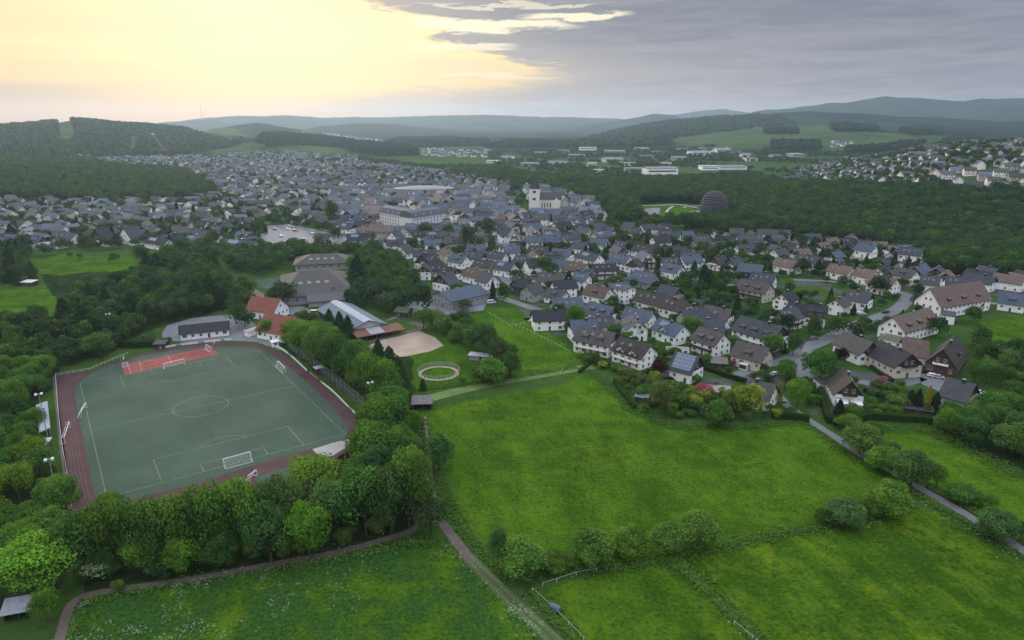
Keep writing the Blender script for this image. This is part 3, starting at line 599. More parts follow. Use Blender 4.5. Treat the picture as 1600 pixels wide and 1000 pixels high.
def H(x1,y1,x2,y2,Wd,hw,mode='L',roof='grey',wall='white',gable=None,feat='',phrase=None,rise=None,detail=2,group='houses of the village',scaleL=1.0,cat='house',label=None,**k):
    a,b=p1(x1,y1),p1(x2,y2); d=b-a; d.z=0; L=d.length*scaleL; d.normalize(); n=Vector((-d.y,d.x,0))
    c=(a+b)/2+n*Wd/2; c.z=min(float(T(c.x,c.y)),a.z) if math.hypot(c.x,c.y)>700 else 0
    o=house_at(c,math.atan2(d.y,d.x),L,Wd,hw,rise,mode,roof,wall,gable,feat,detail,**k)
    tag(o,None,cat,group); TAKEN.append((c.x,c.y,max(L,Wd)*.5+1.0)); 
    if max(L,Wd)>1.7*min(L,Wd):
        mn=min(L,Wd)
        for s in (-1,1):
            v=(d if L>Wd else n)*(max(L,Wd)-mn)/2*s; TAKEN.append((c.x+v.x,c.y+v.y,mn*.6))
        TAKEN.pop(-3); TAKEN.append((c.x,c.y,mn*.6))
    q=proj(c+Vector((0,0,hw)))
    if label: o['label']=label
    else:
        ft=('with dormers' if 'd' in feat else 'with cross gables' if 'g' in feat else 'with solar panels' if 'p' in feat else 'with dark gable' if gable in('dark','timber') else 'with skylights' if 's' in feat else '')
        reg(o,phrase or ('%s house with %s roof%s'%({'white':'white','cream':'cream','grey':'grey','dark':'dark','timber':'timber'}.get(wall,wall),ROOFN[roof],(' '+ft.replace('with','and')) if ft else '')),q[0],q[1],'house')
    return o
# ---------------------------------------------------------------- houses placed by hand
HL_=[ # x1,y1,x2,y2, depth, wall height, mode, roof, wall, gable, features
(896,549,950,560,11,5.6,'L','taupe','white','dark','sbBdd'),
(956,564,1000,579,11,5.2,'L','dbrown','white',None,'ggsB'),
(912,500,948,509,10,4.6,'L','blue','white','dark','dd'),
(971,508,1010,516,10,4.2,'L','blue','white',None,'s'),
(1018,528,1053,541,10,4.8,'L','blue','white',None,'gp'),
(1079,548,1114,560,11,5.6,'L','taupe','white',None,'ddb'),
(1141,570,1187,582,11,4.6,'L','taupe','cream',None,'dk'),
(1142,533,1203,552,13,5.8,'L','slate','white','dark','dddBb'),
(1095,510,1133,517,11,5.2,'L','taupe','white','dark','sb'),
(988,482,1026,492,11,5.0,'L','dbrown','white',None,'s'),(1028,493,1062,502,11,5.0,'L','dbrown','white',None,'s'),(1063,503,1090,509,10,4.6,'L','dbrown','white','dark','s'),
(910,472,942,479,11,5.0,'L','brown','white',None,'d'),
(982,446,1012,453,12,4.2,'L','blue','grey',None,'s'),
(1031,433,1056,438,10,4.8,'L','blue','white',None,'d'),
(952,419,976,423,11,5.2,'L','blue','white',None,'s'),(976,425,998,428,8,4.4,'P','dbrown','white','dark','b'),
(882,431,908,436,11,4.5,'L','brown','white',None,'s'),(894,452,913,455,9,6.2,'L','blue','white',None,'s'),
(839,447,877,450,10,3.6,'L','taupe','white',None,'s'),(858,424,884,427,9,4.0,'L','blue','white','white',''),
(813,468,833,473,9,5.0,'P','grey','grey','grey',''),(850,472,875,477,9,3.6,'L','grey','white',None,'d'),
(892,396,913,398,10,4.4,'L','grey','white',None,''),(860,408,888,411,10,4.6,'L','blue','white','dark','d'),(901,413,928,419,10,5,'L','slate','white',None,'p'),
(824,402,852,405,10,4.2,'L','dbrown','grey','dark','s'),(800,419,822,424,10,4.6,'L','slate','white',None,'s'),(797,458,811,462,9,5,'P','char','dark',None,''),
(918,388,945,391,9,4.2,'L','blue','white',None,''),(935,371,956,373,10,5,'L','taupe','white','dark','s'),(968,372,998,374,10,4.6,'L','slate','white',None,'s'),(1028,378,1060,381,10,4.5,'L','slate','white',None,'s'),
(986,400,1020,405,11,4.6,'L','dbrown','white','white','s'),(957,396,984,399,11,4.6,'L','slate','white',None,'s'),(1060,411,1088,416,10,4.4,'L','slate','white','dark','d'),
(1102,420,1126,425,10,4.0,'P','dbrown','white','dark','B'),(1131,421,1146,426,8,4.6,'P','slate','white','dark',''),(1152,433,1187,437,10,4.4,'L','blue','dark','timber','w'),
(1170,449,1205,454,10,4.6,'L','slate','white',None,'s'),(1148,464,1192,474,11,5.6,'L','taupe','cream',None,'ddb'),
(1557,484,1598,490,11,4.4,'L','blue','white',None,'d'),
(1318,480,1352,486,11,4.6,'L','grey','white','dark','s'),(1254,508,1288,512,11,5,'L','char','white','dark','dd'),(1290,490,1316,495,10,5,'P','taupe','white',None,''),(1224,500,1250,506,10,4.6,'L','char','dark',None,'s'),
(1436,456,1463,459,11,5,'L','grey','white',None,'s'),(1476,458,1511,461,10,5,'L','slate','white',None,'s'),(1502,484,1533,487,12,3.6,'L','slate','grey',None,'sC'),
(1352,456,1388,464,11,5.6,'L','pink','white',None,'s'),(1390,441,1420,447,10,5,'L','grey','white',None,'d'),(1400,420,1434,424,11,5,'L','slate','white',None,'s'),(1332,412,1358,416,11,5,'L','blue','white',None,'w'),(1290,434,1322,440,10,4.6,'L','pink','white',None,'s'),(1330,440,1356,446,10,4.6,'L','pink','white',None,'s'),
(1206,424,1238,430,10,4.8,'L','pink','white','dark','s'),(1240,420,1275,425,10,4.8,'L','slate','white',None,'s'),
(1160,634,1198,644,10,4.6,'L','taupe','white',None,'s'),
(1465,637,1503,648,12,5,'L','grey','cream','timber','w'),
(648,420,674,425,9,4.2,'P','char','white','dark','s'),(676,432,706,440,9,4,'L','char','white','dark','s'),(616,402,636,405,9,4,'P','grey','white',None,''),
(676,452,702,458,9,4.6,'P','grey','white','dark',''),(722,440,746,446,10,4.6,'L','brown','white',None,'s'),(744,448,760,453,10,4.2,'L','grey','white',None,''),
(700,418,722,421,10,4.6,'L','blue','white',None,'d'),(722,412,750,415,10,4.4,'L','slate','white','dark','s'),(758,412,784,415,10,4.4,'L','slate','white',None,'s'),(738,426,764,430,10,4.6,'L','dbrown','cream',None,'s'),(770,430,796,434,10,4.6,'L','slate','white',None,'p'),
(604,382,622,385,8,5.5,'P','grey','white',None,''),(490,378,514,380,8,3.6,'L','slate','white',None,'C'),
(292,375,322,381,12,4.8,'L','slate','white','white',''),(186,380,208,384,9,4.6,'P','slate','white',None,''),(226,387,256,392,10,4.4,'L','char','white',None,'p'),(260,387,278,391,9,4,'P','char','dark','dark','B'),(142,382,166,386,9,4.2,'P','char','white','dark',''),(80,378,112,382,10,4.4,'L','slate','white',None,'s'),(30,378,66,383,10,4.6,'L','blue','white',None,'p'),(176,366,212,371,11,4.4,'L','char','white','dark','s'),(216,368,240,371,10,4.4,'L','grey','white',None,'s'),(345,392,392,398,12,4.2,'L','slate','white',None,'dsp'),(264,370,292,375,11,5,'L','taupe','white',None,'B')]
for h in HL_: H(*h[:10],feat=h[10])
# singular buildings
H(1045,592,1078,601,10.5,4.6,'L','slate','white','dark','P',label='white house whose whole front roof slope is covered with solar panels',rise=5.4)
H(953,470,975,476,9,8.0,'L','grey','white',None,'pC',label='white three-storey cube-like block with low solar roof',rise=1.0)
H(1302,634,1347,638,14,4.6,'P','dbrown','white','timber','asb',label='brown-roofed chalet with two white awnings on its dark gable front',rise=5.2)
H(1395,592,1438,589,17,5.0,'P','char','cream','timber','bp',label='cream house with charcoal roof and blue solar panel above purple bush',rise=5)
H(1341,571,1373,567,15,5.0,'P','taupe','white','timber','bps',label='white house with taupe roof, solar panel and dark timber gable',rise=4.6)
H(1409,568,1446,573,18,3.8,'L','brown','white',None,'C',label='low white hall with brown roof between the school and the chalet',rise=4.5)
H(1443,582,1491,592,24,4.6,'P','dbrown','brickred','timber','BBd',label='large brown-roofed chalet with white balconies over red brick ground floor',rise=6.5)
H(1370,526,1411,537,30,5.6,'P','pink','white',None,'dddC',label='long white school wing with weathered gabled roof beside the road',rise=5.5,cat='school',name='school_building')
H(1426,487,1467,498,40,6.4,'P','pink','white',None,'dddC',label='upper white school wing with tall gable and reddish weathered roof',rise=8,cat='school',name='school_building')
H(1371,538,1408,547,8,3.4,'L','olive','white',None,'C',label='small white annex with mossy hipped roof before the lower school gable',rise=1.6,hip=1,name='school_annex',cat='annex')
H(1398,515,1452,524,10,4.2,'L','grey','grey',None,'C',label='flat grey link building joining the two school wings',flat=True,name='link_building',cat='building')
H(1468,505,1490,508,10,4.2,'L','grey','white',None,'C',label='white flat-roofed pavilion at the upper school gable',flat=True,name='pavilion',cat='pavilion')
H(1410,545,1436,549,9,3,'L','concrete' if 0 else 'grey','white',None,'C',label='low canopy building beside the lower school wing',flat=True,name='canopy_building',cat='building')
# riding hall: gable faces lower right, light ridge strip, rusty lean-to
def riding_hall():
    a,b=p1(552,529),p1(601,520); d=b-a; L=d.length; d.normalize(); n=Vector((-d.y,d.x,0)); Wd=44; c=(a+b)/2+n*Wd/2
    L*=1.15; r=empty('riding_hall',c,math.atan2(d.y,d.x)); hw,rise=4.2,3.2
    MB().box(-L/2,L/2,-Wd/2,Wd/2,0,hw).obj('wall',MT['timber'],r,WALLC['timber'])
    [MB().prism([(-L/2,hw+.002),(L/2,hw+.002),(0,hw+rise)],y_,y_+.3,0,'y').obj('gable',MT['plaster'],r,(.45,.45,.44)) for y_ in (-Wd/2,Wd/2-.3)]
    sl=rise/(L/2); e=L/2+.8
    rf=MB().prism([(-e,hw-.8*sl+.01),(0,hw+rise+.01),(e,hw-.8*sl+.01),(e,hw-.8*sl+.25),(0,hw+rise+.3),(-e,hw-.8*sl+.25)],-Wd/2-.8,Wd/2+.8,0,'y').obj('roof',MT['roof'],r,ROOFC['tin'])
    MB().prism([(-2.4,hw+rise+.31-2.4*sl),(0,hw+rise+.32),(2.4,hw+rise+.31-2.4*sl),(2.4,hw+rise+.42-2.4*sl),(0,hw+rise+.46),(-2.4,hw+rise+.42-2.4*sl)],-Wd/2-.6,Wd/2+.6,0,'y').obj('ridge_skylight',MT['plaster'],rf,(.33,.36,.40))
    ln=MB().prism([(-Wd/2-8,2.6),(-Wd/2-.01,3.9),(-Wd/2-.01,4.05),(-Wd/2-8,2.75)],-L/2,L/2+6).obj('lean_to_roof',MT['roof'],r,(.17,.085,.065))
    MB().prism([(-Wd/2-7.5,2.86),(-Wd/2-.3,4.05),(-Wd/2-.3,4.1),(-Wd/2-7.5,2.91)],-2,5).obj('light_sheet',MT['plaster'],ln,(.30,.30,.31))
    for k in range(6): MB().bar((-L/2+.4+k*(L+5)/5,-Wd/2-7.6,0),(-L/2+.4+k*(L+5)/5,-Wd/2-7.6,2.6),.15).obj('post',MT['wood'],r)
    for k in range(4): MB().box(-L/2+3+k*6,-L/2+5.4+k*6,-Wd/2-.06,-Wd/2-.003,.2,2.3).obj('stall_door',MT['wood'],r)
    tag(r,'large riding hall with blue metal roof, pale ridge strip and rusty lean-to','riding hall'); 
    for s in (-1,0,1): v=c+n*s*14; TAKEN.append((v.x,v.y,13))
riding_hall()
def hall(x1,y1,x2,y2,Wd,hw,rise,label,front=None,name='sports_hall'):
    a,b=p1(x1,y1),p1(x2,y2); d=b-a; L=d.length; d.normalize(); n=Vector((-d.y,d.x,0)); c=(a+b)/2+n*Wd/2; r=empty(name,c,math.atan2(d.y,d.x))
    MB().box(-L/2,L/2,-Wd/2,Wd/2,0,hw).obj('wall',MT['plaster'],r,WALLC['grey'])
    A_,B_=L/2+1.5,Wd/2+1.5; m=MB(); hx=L*.22
    m.add([(-A_,-B_,hw),(A_,-B_,hw),(A_,B_,hw),(-A_,B_,hw),(-hx,0,hw+rise),(hx,0,hw+rise)],[(0,1,5,4),(1,2,5),(2,3,4,5),(3,0,4),(3,2,1,0)])
    rf=m.obj('roof',MT['roof'],r,ROOFC['taupe'])
    if front: MB().prism([(-B_-7,hw-2.2),(-B_+.5,hw+.25),(-B_+.5,hw+.55),(-B_-7,hw-1.9)],-L*.15,L*.42).obj('front_roof',MT['roof'],r,(.10,.10,.11)); MB().box(-L*.13,L*.40,-B_-6,-Wd/2-.01,0,hw-2.3).obj('front_wing',MT['plaster'],r,WALLC['grey'])
    for k in range(4): ref('skylight',SKY,rf,(-hx+k*hx*.6,-B_*.5,hw+rise*.5+.05),rot=(math.atan(rise/B_),0,0),scale=(2,2,1.5))
    for k in range(7): window(r,-L/2+L*(k+.5)/7,-Wd/2-.004,hw*.5,0,True)
    tag(r,label,'hall'); TAKEN.append((c.x,c.y,max(L,Wd)*.62))
hall(442,478,548,470,56,5,8,'large sports hall with wide brown hipped roof','f')
hall(462,424,548,420,26,4.5,4.5,'smaller brown hipped hall behind the large sports hall')
H(386,497,428,501,13,4.6,'L','red','white',None,'C',label='upper red-tiled shed of the pair beside the clubhouse yard',name='shed',cat='shed')
H(402,528,446,536,15,4.2,'L','red','white',None,'C',label='lower red-tiled shed of the pair, partly behind a tree',name='shed',cat='shed')
H(283,532,358,524,9,3.2,'L','char','white',None,'C',label='long low clubhouse with dark mossy roof behind the red ball court',name='clubhouse',cat='clubhouse',rise=2.6)
H(672,473,706,484,26,4.6,'P','blue','grey','grey','C',label='blue-grey stable barn with rust-edged front at the farm yard',name='barn',cat='barn',rise=3.4)
H(702,472,726,474,12,5.5,'L','taupe','timber',None,'C',label='open timber barn with weathered pale roof in the farm yard',name='barn',cat='barn',flat=True)
H(618,495,636,497,7,3,'L','olive','dark',None,'C',label='small dark green shed among trees right of the riding hall',name='shed',cat='shed',rise=1.4)
H(265,326,290,327,14,5,'L','tin','white',None,'C',label='long white-roofed store at the near end of town left',name='store',cat='store',flat=True)
H(225,322,264,325,14,4,'L','grey','white',None,'C',label='pale flat-roofed hall left of the long store',name='store',cat='store',flat=True)
# white hotel block with mansard
def hotel():
    for k,(x1,y1,x2,y2,lab) in enumerate([(594,353,637,362,'left wing of the large white hotel with slate mansard roof'),(645,364,692,356,'right wing of the large white hotel with slate mansard roof')]):
        a,b=p1(x1,y1),p1(x2,y2); d=b-a; L=d.length; d.normalize(); n=Vector((-d.y,d.x,0)); Wd=16; c=(a+b)/2+n*Wd/2; r=empty('hotel',c,math.atan2(d.y,d.x)); hw=13.5
        MB().box(-L/2,L/2,-Wd/2,Wd/2,0,hw).obj('wall',MT['plaster'],r,(.62,.63,.65))
        rf=MB().prism([(-Wd/2-.6,hw+.003),(-Wd/2+2,hw+4.5),(0,hw+6),(Wd/2-2,hw+4.5),(Wd/2+.6,hw+.003)],-L/2-.5,L/2+.5).obj('roof',MT['roof'],r,(.10,.115,.14))
        n_=int(L/4.2)
        for f in range(4):
            for i in range(n_): ref('window',WIN,r,(-L/2+L*(i+.5)/n_,-Wd/2-.004,2+f*3.1),scale=(1.3,1,1.25))
        for i in range(n_//2): MB().box(-L/2+L*(i+.5)/(n_//2)-1,-L/2+L*(i+.5)/(n_//2)+1,-Wd/2+.1,-Wd/2+2.4,hw+.6,hw+2.9).obj('dormer',MT['plaster'],rf,WALLC['grey'])
        tag(r,lab,'hotel'); 
        for s in (-1,0,1): TAKEN.append((c.x+d.x*L/3*s,c.y+d.y*L/3*s,13))
    q=p1(662,350); 
hotel()
def church():
    TAKEN.append((p1(845,333).x,p1(845,333).y,26)); TAKEN.append((p1(865,331).x,p1(865,331).y,20))
    a=p1(822,326); s=1.0; c=Vector((a.x+4,a.y,float(T(a.x,a.y)))); k=math.hypot(c.x,c.y)/F*1.15; r=empty('church',c,R(-8))
    tw=14*k; th=27*k
    MB().box(0,tw,-tw/2,tw/2,-1,th).obj('tower',MT['plaster'],r,(.70,.70,.72))
    sp=MB(); hw=tw/2; cx=tw/2; sp.add([(cx-hw-.4,-hw-.4,th),(cx+hw+.4,-hw-.4,th),(cx+hw+.4,hw+.4,th),(cx-hw-.4,hw+.4,th),(cx,0,th+17*k)],[(0,1,4),(1,2,4),(2,3,4),(3,0,4),(3,2,1,0)])
    spo=sp.obj('spire',MT['roof'],r,ROOFC['dbrown']); MB().bar((cx,0,th+17*k-.5),(cx,0,th+17*k+2.2),.12).box(cx-.7,cx+.7,-.1,.1,th+17*k+1.1,th+17*k+1.35).obj('cross',MT['dark'],spo)
    nl=28*k; nh=13*k; nw=15*k
    MB().box(tw+.01,tw+nl,-nw/2,nw/2,-1,nh).obj('nave',MT['plaster'],r,(.62,.58,.52))
    MB().prism([(-nw/2-.6,nh+.01),(nw/2+.6,nh+.01),(0,nh+9*k)],tw+.02,tw+nl+.6).obj('roof',MT['roof'],r,ROOFC['taupe'])
    MB().box(tw+nl*.62,tw+nl*.98,-nw/2-5*k,-nw/2-.01,-1,nh*.8).prism([(tw+nl*.60,nh*.8+.01),(tw+nl,nh*.8+.01),(tw+nl*.8,nh*1.15)],-nw/2-5*k,-nw/2-.02,0,'y').obj('transept',MT['plaster'],r,(.70,.68,.64))
    for i in range(5): MB().box(tw+3*k+i*3.6*k,tw+4.4*k+i*3.6*k,-nw/2-.08,-nw/2-.003,3*k,9*k).obj('window',MT['glass'],r)
    for z in (.45,.8): MB().box(tw*.35,tw*.65,-tw/2-.08,-tw/2-.003,th*z,th*z+3*k).obj('louvre_window',MT['dark'],r)
    tag(r,'white church with square tower, dark spire and long brown nave roof','church'); TAKEN.append((c.x+12,c.y,22))
church()
def lattice():
    a=p1(1114,344); c=Vector((a.x,a.y,0)); k=math.hypot(c.x,c.y)*1.01/F; r=empty('lattice_tower',c); Rm=19.5*k; Hh=41*k
    def rad(t): return Rm*(0.86+.14*math.sin(min(1,t/.42)*math.pi/2)) if t<.42 else Rm*math.sqrt(max(0,1-((t-.42)/.60)**2.4))
    N=30; levels=[i/13 for i in range(14)]
    wood=simple('larch_lattice',(.085,.085,.10),.8,.2,2)
    for i,t in enumerate(levels):
        m=MB(); rr=max(rad(t),1.2)
        for s in range(N): a0=2*math.pi*s/N;a1=2*math.pi*(s+1)/N; m.bar((rr*math.cos(a0),rr*math.sin(a0),Hh*t),(rr*math.cos(a1),rr*math.sin(a1),Hh*t),.55,n=4)
        m.obj('ring',wood,r)
    for s in range(N):
        m=MB()
        for i in range(13):
            t0,t1=levels[i],levels[i+1]; a0=2*math.pi*s/N; m.bar((rad(t0)*math.cos(a0),rad(t0)*math.sin(a0),Hh*t0),(max(rad(t1),1.2)*math.cos(a0),max(rad(t1),1.2)*math.sin(a0),Hh*t1),.35,n=4)
        m.obj('rib',wood,r)
    m=MB(); rr=Rm*.8
    for i in range(150):
        t=i/150; t1=(i+1)/150; g=7; q0=min(rr,rad(t*.93)*.86);q1=min(rr,rad(t1*.93)*.86); a0=2*math.pi*g*t;a1=2*math.pi*g*t1; m.bar((q0*math.cos(a0),q0*math.sin(a0),Hh*.93*t),(q1*math.cos(a1),q1*math.sin(a1),Hh*.93*t1),.9,n=4)
    m.obj('spiral_walkway',wood,r)
    MB().bar((0,0,0),(0,0,Hh*.97),1.6,n=10).obj('core',MT['dark'],r)
    tag(r,'dome-shaped dark timber lattice lookout tower at the forest edge','tower'); TAKEN.append((c.x,c.y,28))
    b=p1(1088,346); rr=empty('entrance_building',Vector((b.x,b.y,0)),R(-25)); MB().box(-14,14,-5,5,0,4.2).obj('wall',MT['plaster'],rr,WALLC['white']); MB().box(-15,15,-6,6,4.21,4.7).obj('roof',MT['roof'],rr,(.4,.42,.44)); tag(rr,'pale low entrance building at the foot of the domed tower','building'); TAKEN.append((b.x,b.y,14))
    b=p1(1093,326); rr=empty('viewing_deck',Vector((b.x,b.y,0)),R(5)); MB().box(-9,9,-4,4,3,3.6).obj('deck',MT['wood'],rr); 
    for sx in (-8,8): MB().bar((sx,0,0),(sx,0,3),.4).obj('post',MT['wood'],rr)
    tag(rr,'low brown timber deck beside the domed tower','deck')
lattice()
# oval pale roof in the town, long white-roofed store, industrial buildings
def oval():
    b=p1(662,303); r=empty('supermarket',Vector((b.x,b.y,float(T(b.x,b.y)))),R(6)); m=MB(); n=24; rx,ry=42,22
    m.add([(rx*math.cos(2*math.pi*i/n),ry*math.sin(2*math.pi*i/n),-1) for i in range(n)]+[(rx*math.cos(2*math.pi*i/n),ry*math.sin(2*math.pi*i/n),8) for i in range(n)],[(i,(i+1)%n,n+(i+1)%n,n+i) for i in range(n)]); m.obj('wall',MT['plaster'],r,WALLC['grey'])
    m=MB(); m.add([(1.04*rx*math.cos(2*math.pi*i/n),1.04*ry*math.sin(2*math.pi*i/n),8.01) for i in range(n)]+[(.5*rx*math.cos(2*math.pi*i/n),.5*ry*math.sin(2*math.pi*i/n),10.5) for i in range(n)]+[(0,0,11)],[(i,(i+1)%n,n+(i+1)%n,n+i) for i in range(n)]+[(n+i,n+(i+1)%n,2*n) for i in range(n)]); m.obj('roof',MT['roof'],r,(.25,.245,.24))
    tag(r,'building with pale oval domed roof in the middle of town','building'); TAKEN.append((b.x,b.y,44))
oval()
IND=[(1035,271,48,12,'white'),(995,268,34,8,'grey'),(918,233,26,6,'white'),(960,240,30,7,'grey'),(1095,241,30,8,'white'),(1070,234,18,5,'grey'),(1060,249,22,6,'cream'),(1145,263,40,6,'white'),(1110,264,24,7,'white'),(960,252,28,7,'cream'),(1010,246,20,6,'grey'),(870,255,30,5,'white'),(830,258,26,5,'grey'),(935,268,16,5,'white'),(900,244,24,5,'grey'),(845,240,18,4,'cream'),(1175,250,16,5,'white'),(790,246,20,4,'white'),(1130,236,20,6,'white'),(985,257,18,5,'white'),(880,236,16,4,'grey'),(1040,258,16,5,'grey'),(1215,244,14,4,'tin'),(1248,243,18,5,'tin'),(925,258,14,5,'cream'),(770,253,20,4,'white'),(1005,233,18,5,'white'),(1165,243,14,5,'white'),(1030,238,16,4,'grey')]
for i,(px,py,w,h,col) in enumerate(IND):
    b=p1(px,py+2); k=b.length/F; a_=rnd.uniform(-.25,.25); r=empty('warehouse',b,a_); L=w*k; hh=min(h*k*.75,13); D=rnd.uniform(22,40)
    MB().box(-L/2,L/2,0,D,-4,hh).obj('wall',MT['plaster'],r,WALLC.get(col,(.3,.4,.5)))
    m=MB(); 
    if i%3==0: m.prism([(-.6,hh+.01),(D+.6,hh+.01),(D+.6,hh+.6),(D/2,hh+3),(-.6,hh+.6)],-L/2-.5,L/2+.5)
    else: m.box(-L/2-.4,L/2+.4,-.4,D+.4,hh+.01,hh+.9)
    m.obj('roof',MT['roof'],r,rnd.choice([(.26,.28,.31),(.20,.21,.23),(.34,.34,.35),(.14,.16,.18)]))
    m=MB(); m.box(-L/2+L*.06,L/2-L*.06,-.1,-.01,hh*.45,hh*.68); m.obj('window_band',MT['glass'],r)
    tag(r,None,'warehouse','industrial buildings beyond the town'); reg(r,{'white':'white','grey':'grey','cream':'cream-coloured','tin':'bluish'}[col]+' industrial building with flat pale roof' if i%3 else {'white':'white','grey':'grey','cream':'cream-coloured','tin':'bluish'}[col]+' industrial hall with low gabled roof',px,py,'warehouse')
    TAKEN.append((b.x,b.y+D/2,max(L,D)*.6))
LM+= [('largest industrial hall',1035,269)]
# ---------------------------------------------------------------- filled-in streets of houses
TW=[wpoly(p) for p in TOWN]; RV=wpoly(RVILLAGE)
ROADP=np.array([(p.x,p.y,w/2) for l,w in ROADS for p in l])
def nearroad(x,y,m): return (np.hypot(ROADP[:,0]-x,ROADP[:,1]-y)-ROADP[:,2]).min()<m
NOBUILD=[wpoly(p) for p in ([(400,350),(450,345),(560,368),(545,398),(400,396)],[(1205,432),(1300,445),(1335,458),(1400,470),(1400,500),(1330,478),(1290,470),(1205,457)],[(1050,440),(1110,415),(1115,445),(1150,470),(1200,480),(1220,520),(1150,505),(1060,470)],[(1230,540),(1420,470),(1560,500),(1560,600),(1260,600)],[(1205,598),(1560,600),(1560,660),(1205,660)],[(940,560),(1210,600),(1200,650),(1000,640)],[(985,315),(1150,315),(1150,362),(960,362)],
  [(640,395),(660,440),(700,440),(740,480),(560,480),(560,395)],[(790,290),(822,290),(822,330),(800,330)],[(560,245),(700,262),(690,270),(560,255)],[(800,425),(835,430),(830,446),(800,444)],[(930,325),(1000,325),(1010,368),(940,352)],[(335,385),(420,392),(420,400),(330,420)])]
cands=[]; rr=random.Random(11)
def town_fill(polys,x0,x1,y0,y1,s0,dens,kind):
    yy=y0
    while yy<y1:
        s=s0*(1+.0*yy); xx=x0
        while xx<x1:
            x=xx+rr.uniform(-3.4,3.4); y=yy+rr.uniform(-3.8,3.8); xx+=s
            if abs(x)>y*.85+30: continue
            A1=np.array([x]);B1=np.array([y])
            if not any(inpoly(A1,B1,p)[0] for p in polys): continue
            if any(inpoly(A1,B1,p)[0] for p in NOBUILD): continue
            px,py=proj((x,y,float(T(x,y))))
            if px<-250 or px>1950: continue
            g_=float(vnoise(A1,B1,70,9)[0]); cen=(520<px<940 and 298<py<392); 
            if rr.random()>(dens+.3 if cen else dens+.22*(g_-.35)): continue
            if g_<.16 and not cen: continue
            if not free(x,y,6.0 if cen else 6.6) or nearroad(x,y,6.0): continue
            cands.append((x,y,cen,px,py,kind)); TAKEN.append((x,y,6.3))
        yy+=s*.9
town_fill(TW,-1500,1500,290,900,15,.62,'town')
town_fill(TW,-1900,700,900,2400,18.5,.66,'town')
town_fill([RV],300,1700,700,1700,25,.80,'hill')
cands.sort(key=lambda c:math.hypot(c[0],c[1])+(5000 if c[3]<-15 or c[3]>1615 else 0))
print('town houses',len(cands))
nman=len([t for t in THINGS if t[4]=='house'])+8
NI=300-nman
def pick(c):
    x,y,cen,px,py,kind=c; g_=float(vnoise(np.array([x]),np.array([y]),90,4)[0])
    if kind=='hill': roof=rr.choice(['grey','slate','slate','dbrown','char','char','blue']); wall=rr.choice(['white']*6+['cream'])
    elif px>1180 and py>375: roof=rr.choice(['pink','pink','slate','grey','blue','char']); wall='white'
    elif cen: roof=rr.choice(['slate','slate','blue','grey','blue','taupe','char','slate','pink']); wall=rr.choice(['white','white','grey','cream','dark','white'])
    else: roof=rr.choice(['slate','slate','blue','grey','grey','dbrown','char','char','blue']); wall=rr.choice(['white']*7+['cream','grey'])
    a=(g_-.5)*1.6+(.25 if px>700 else -.1)+rr.uniform(-.12,.12)+(math.pi/2 if rr.random()<.3 else 0)
    L=rr.uniform(11,15.5)*(1.1 if cen else 1); Wd=rr.uniform(8.6,10.8); hw=rr.choice([3.4,4.6,5.2,5.6])*(1.25 if cen else 1)
    return a,L,Wd,hw,roof,wall
for c in cands[:NI]:
    a,L,Wd,hw,roof,wall=pick(c); x,y=c[:2]; feat=rr.choice(['','s','d','dd','s','p','b','sb','']); gable=rr.choice([None,None,'dark','timber'])
    mode='L'
    if abs(math.sin(a))>.7: mode='P'; a-=math.pi/2; L,Wd=Wd,L
    o=house_at(Vector((x,y,float(T(x,y)))),a,L,Wd,hw,None,mode,roof,wall,gable,feat,1)
    tag(o,None,'house','houses of the village')
    ft=('dormers' if 'd' in feat else 'solar panels' if 'p' in feat else 'dark gable' if gable else 'skylights' if 's' in feat else '')
    reg(o,'%s house with %s roof%s'%(wall,ROOFN[roof],(' and '+ft) if ft else ''),c[3],c[4],'house')
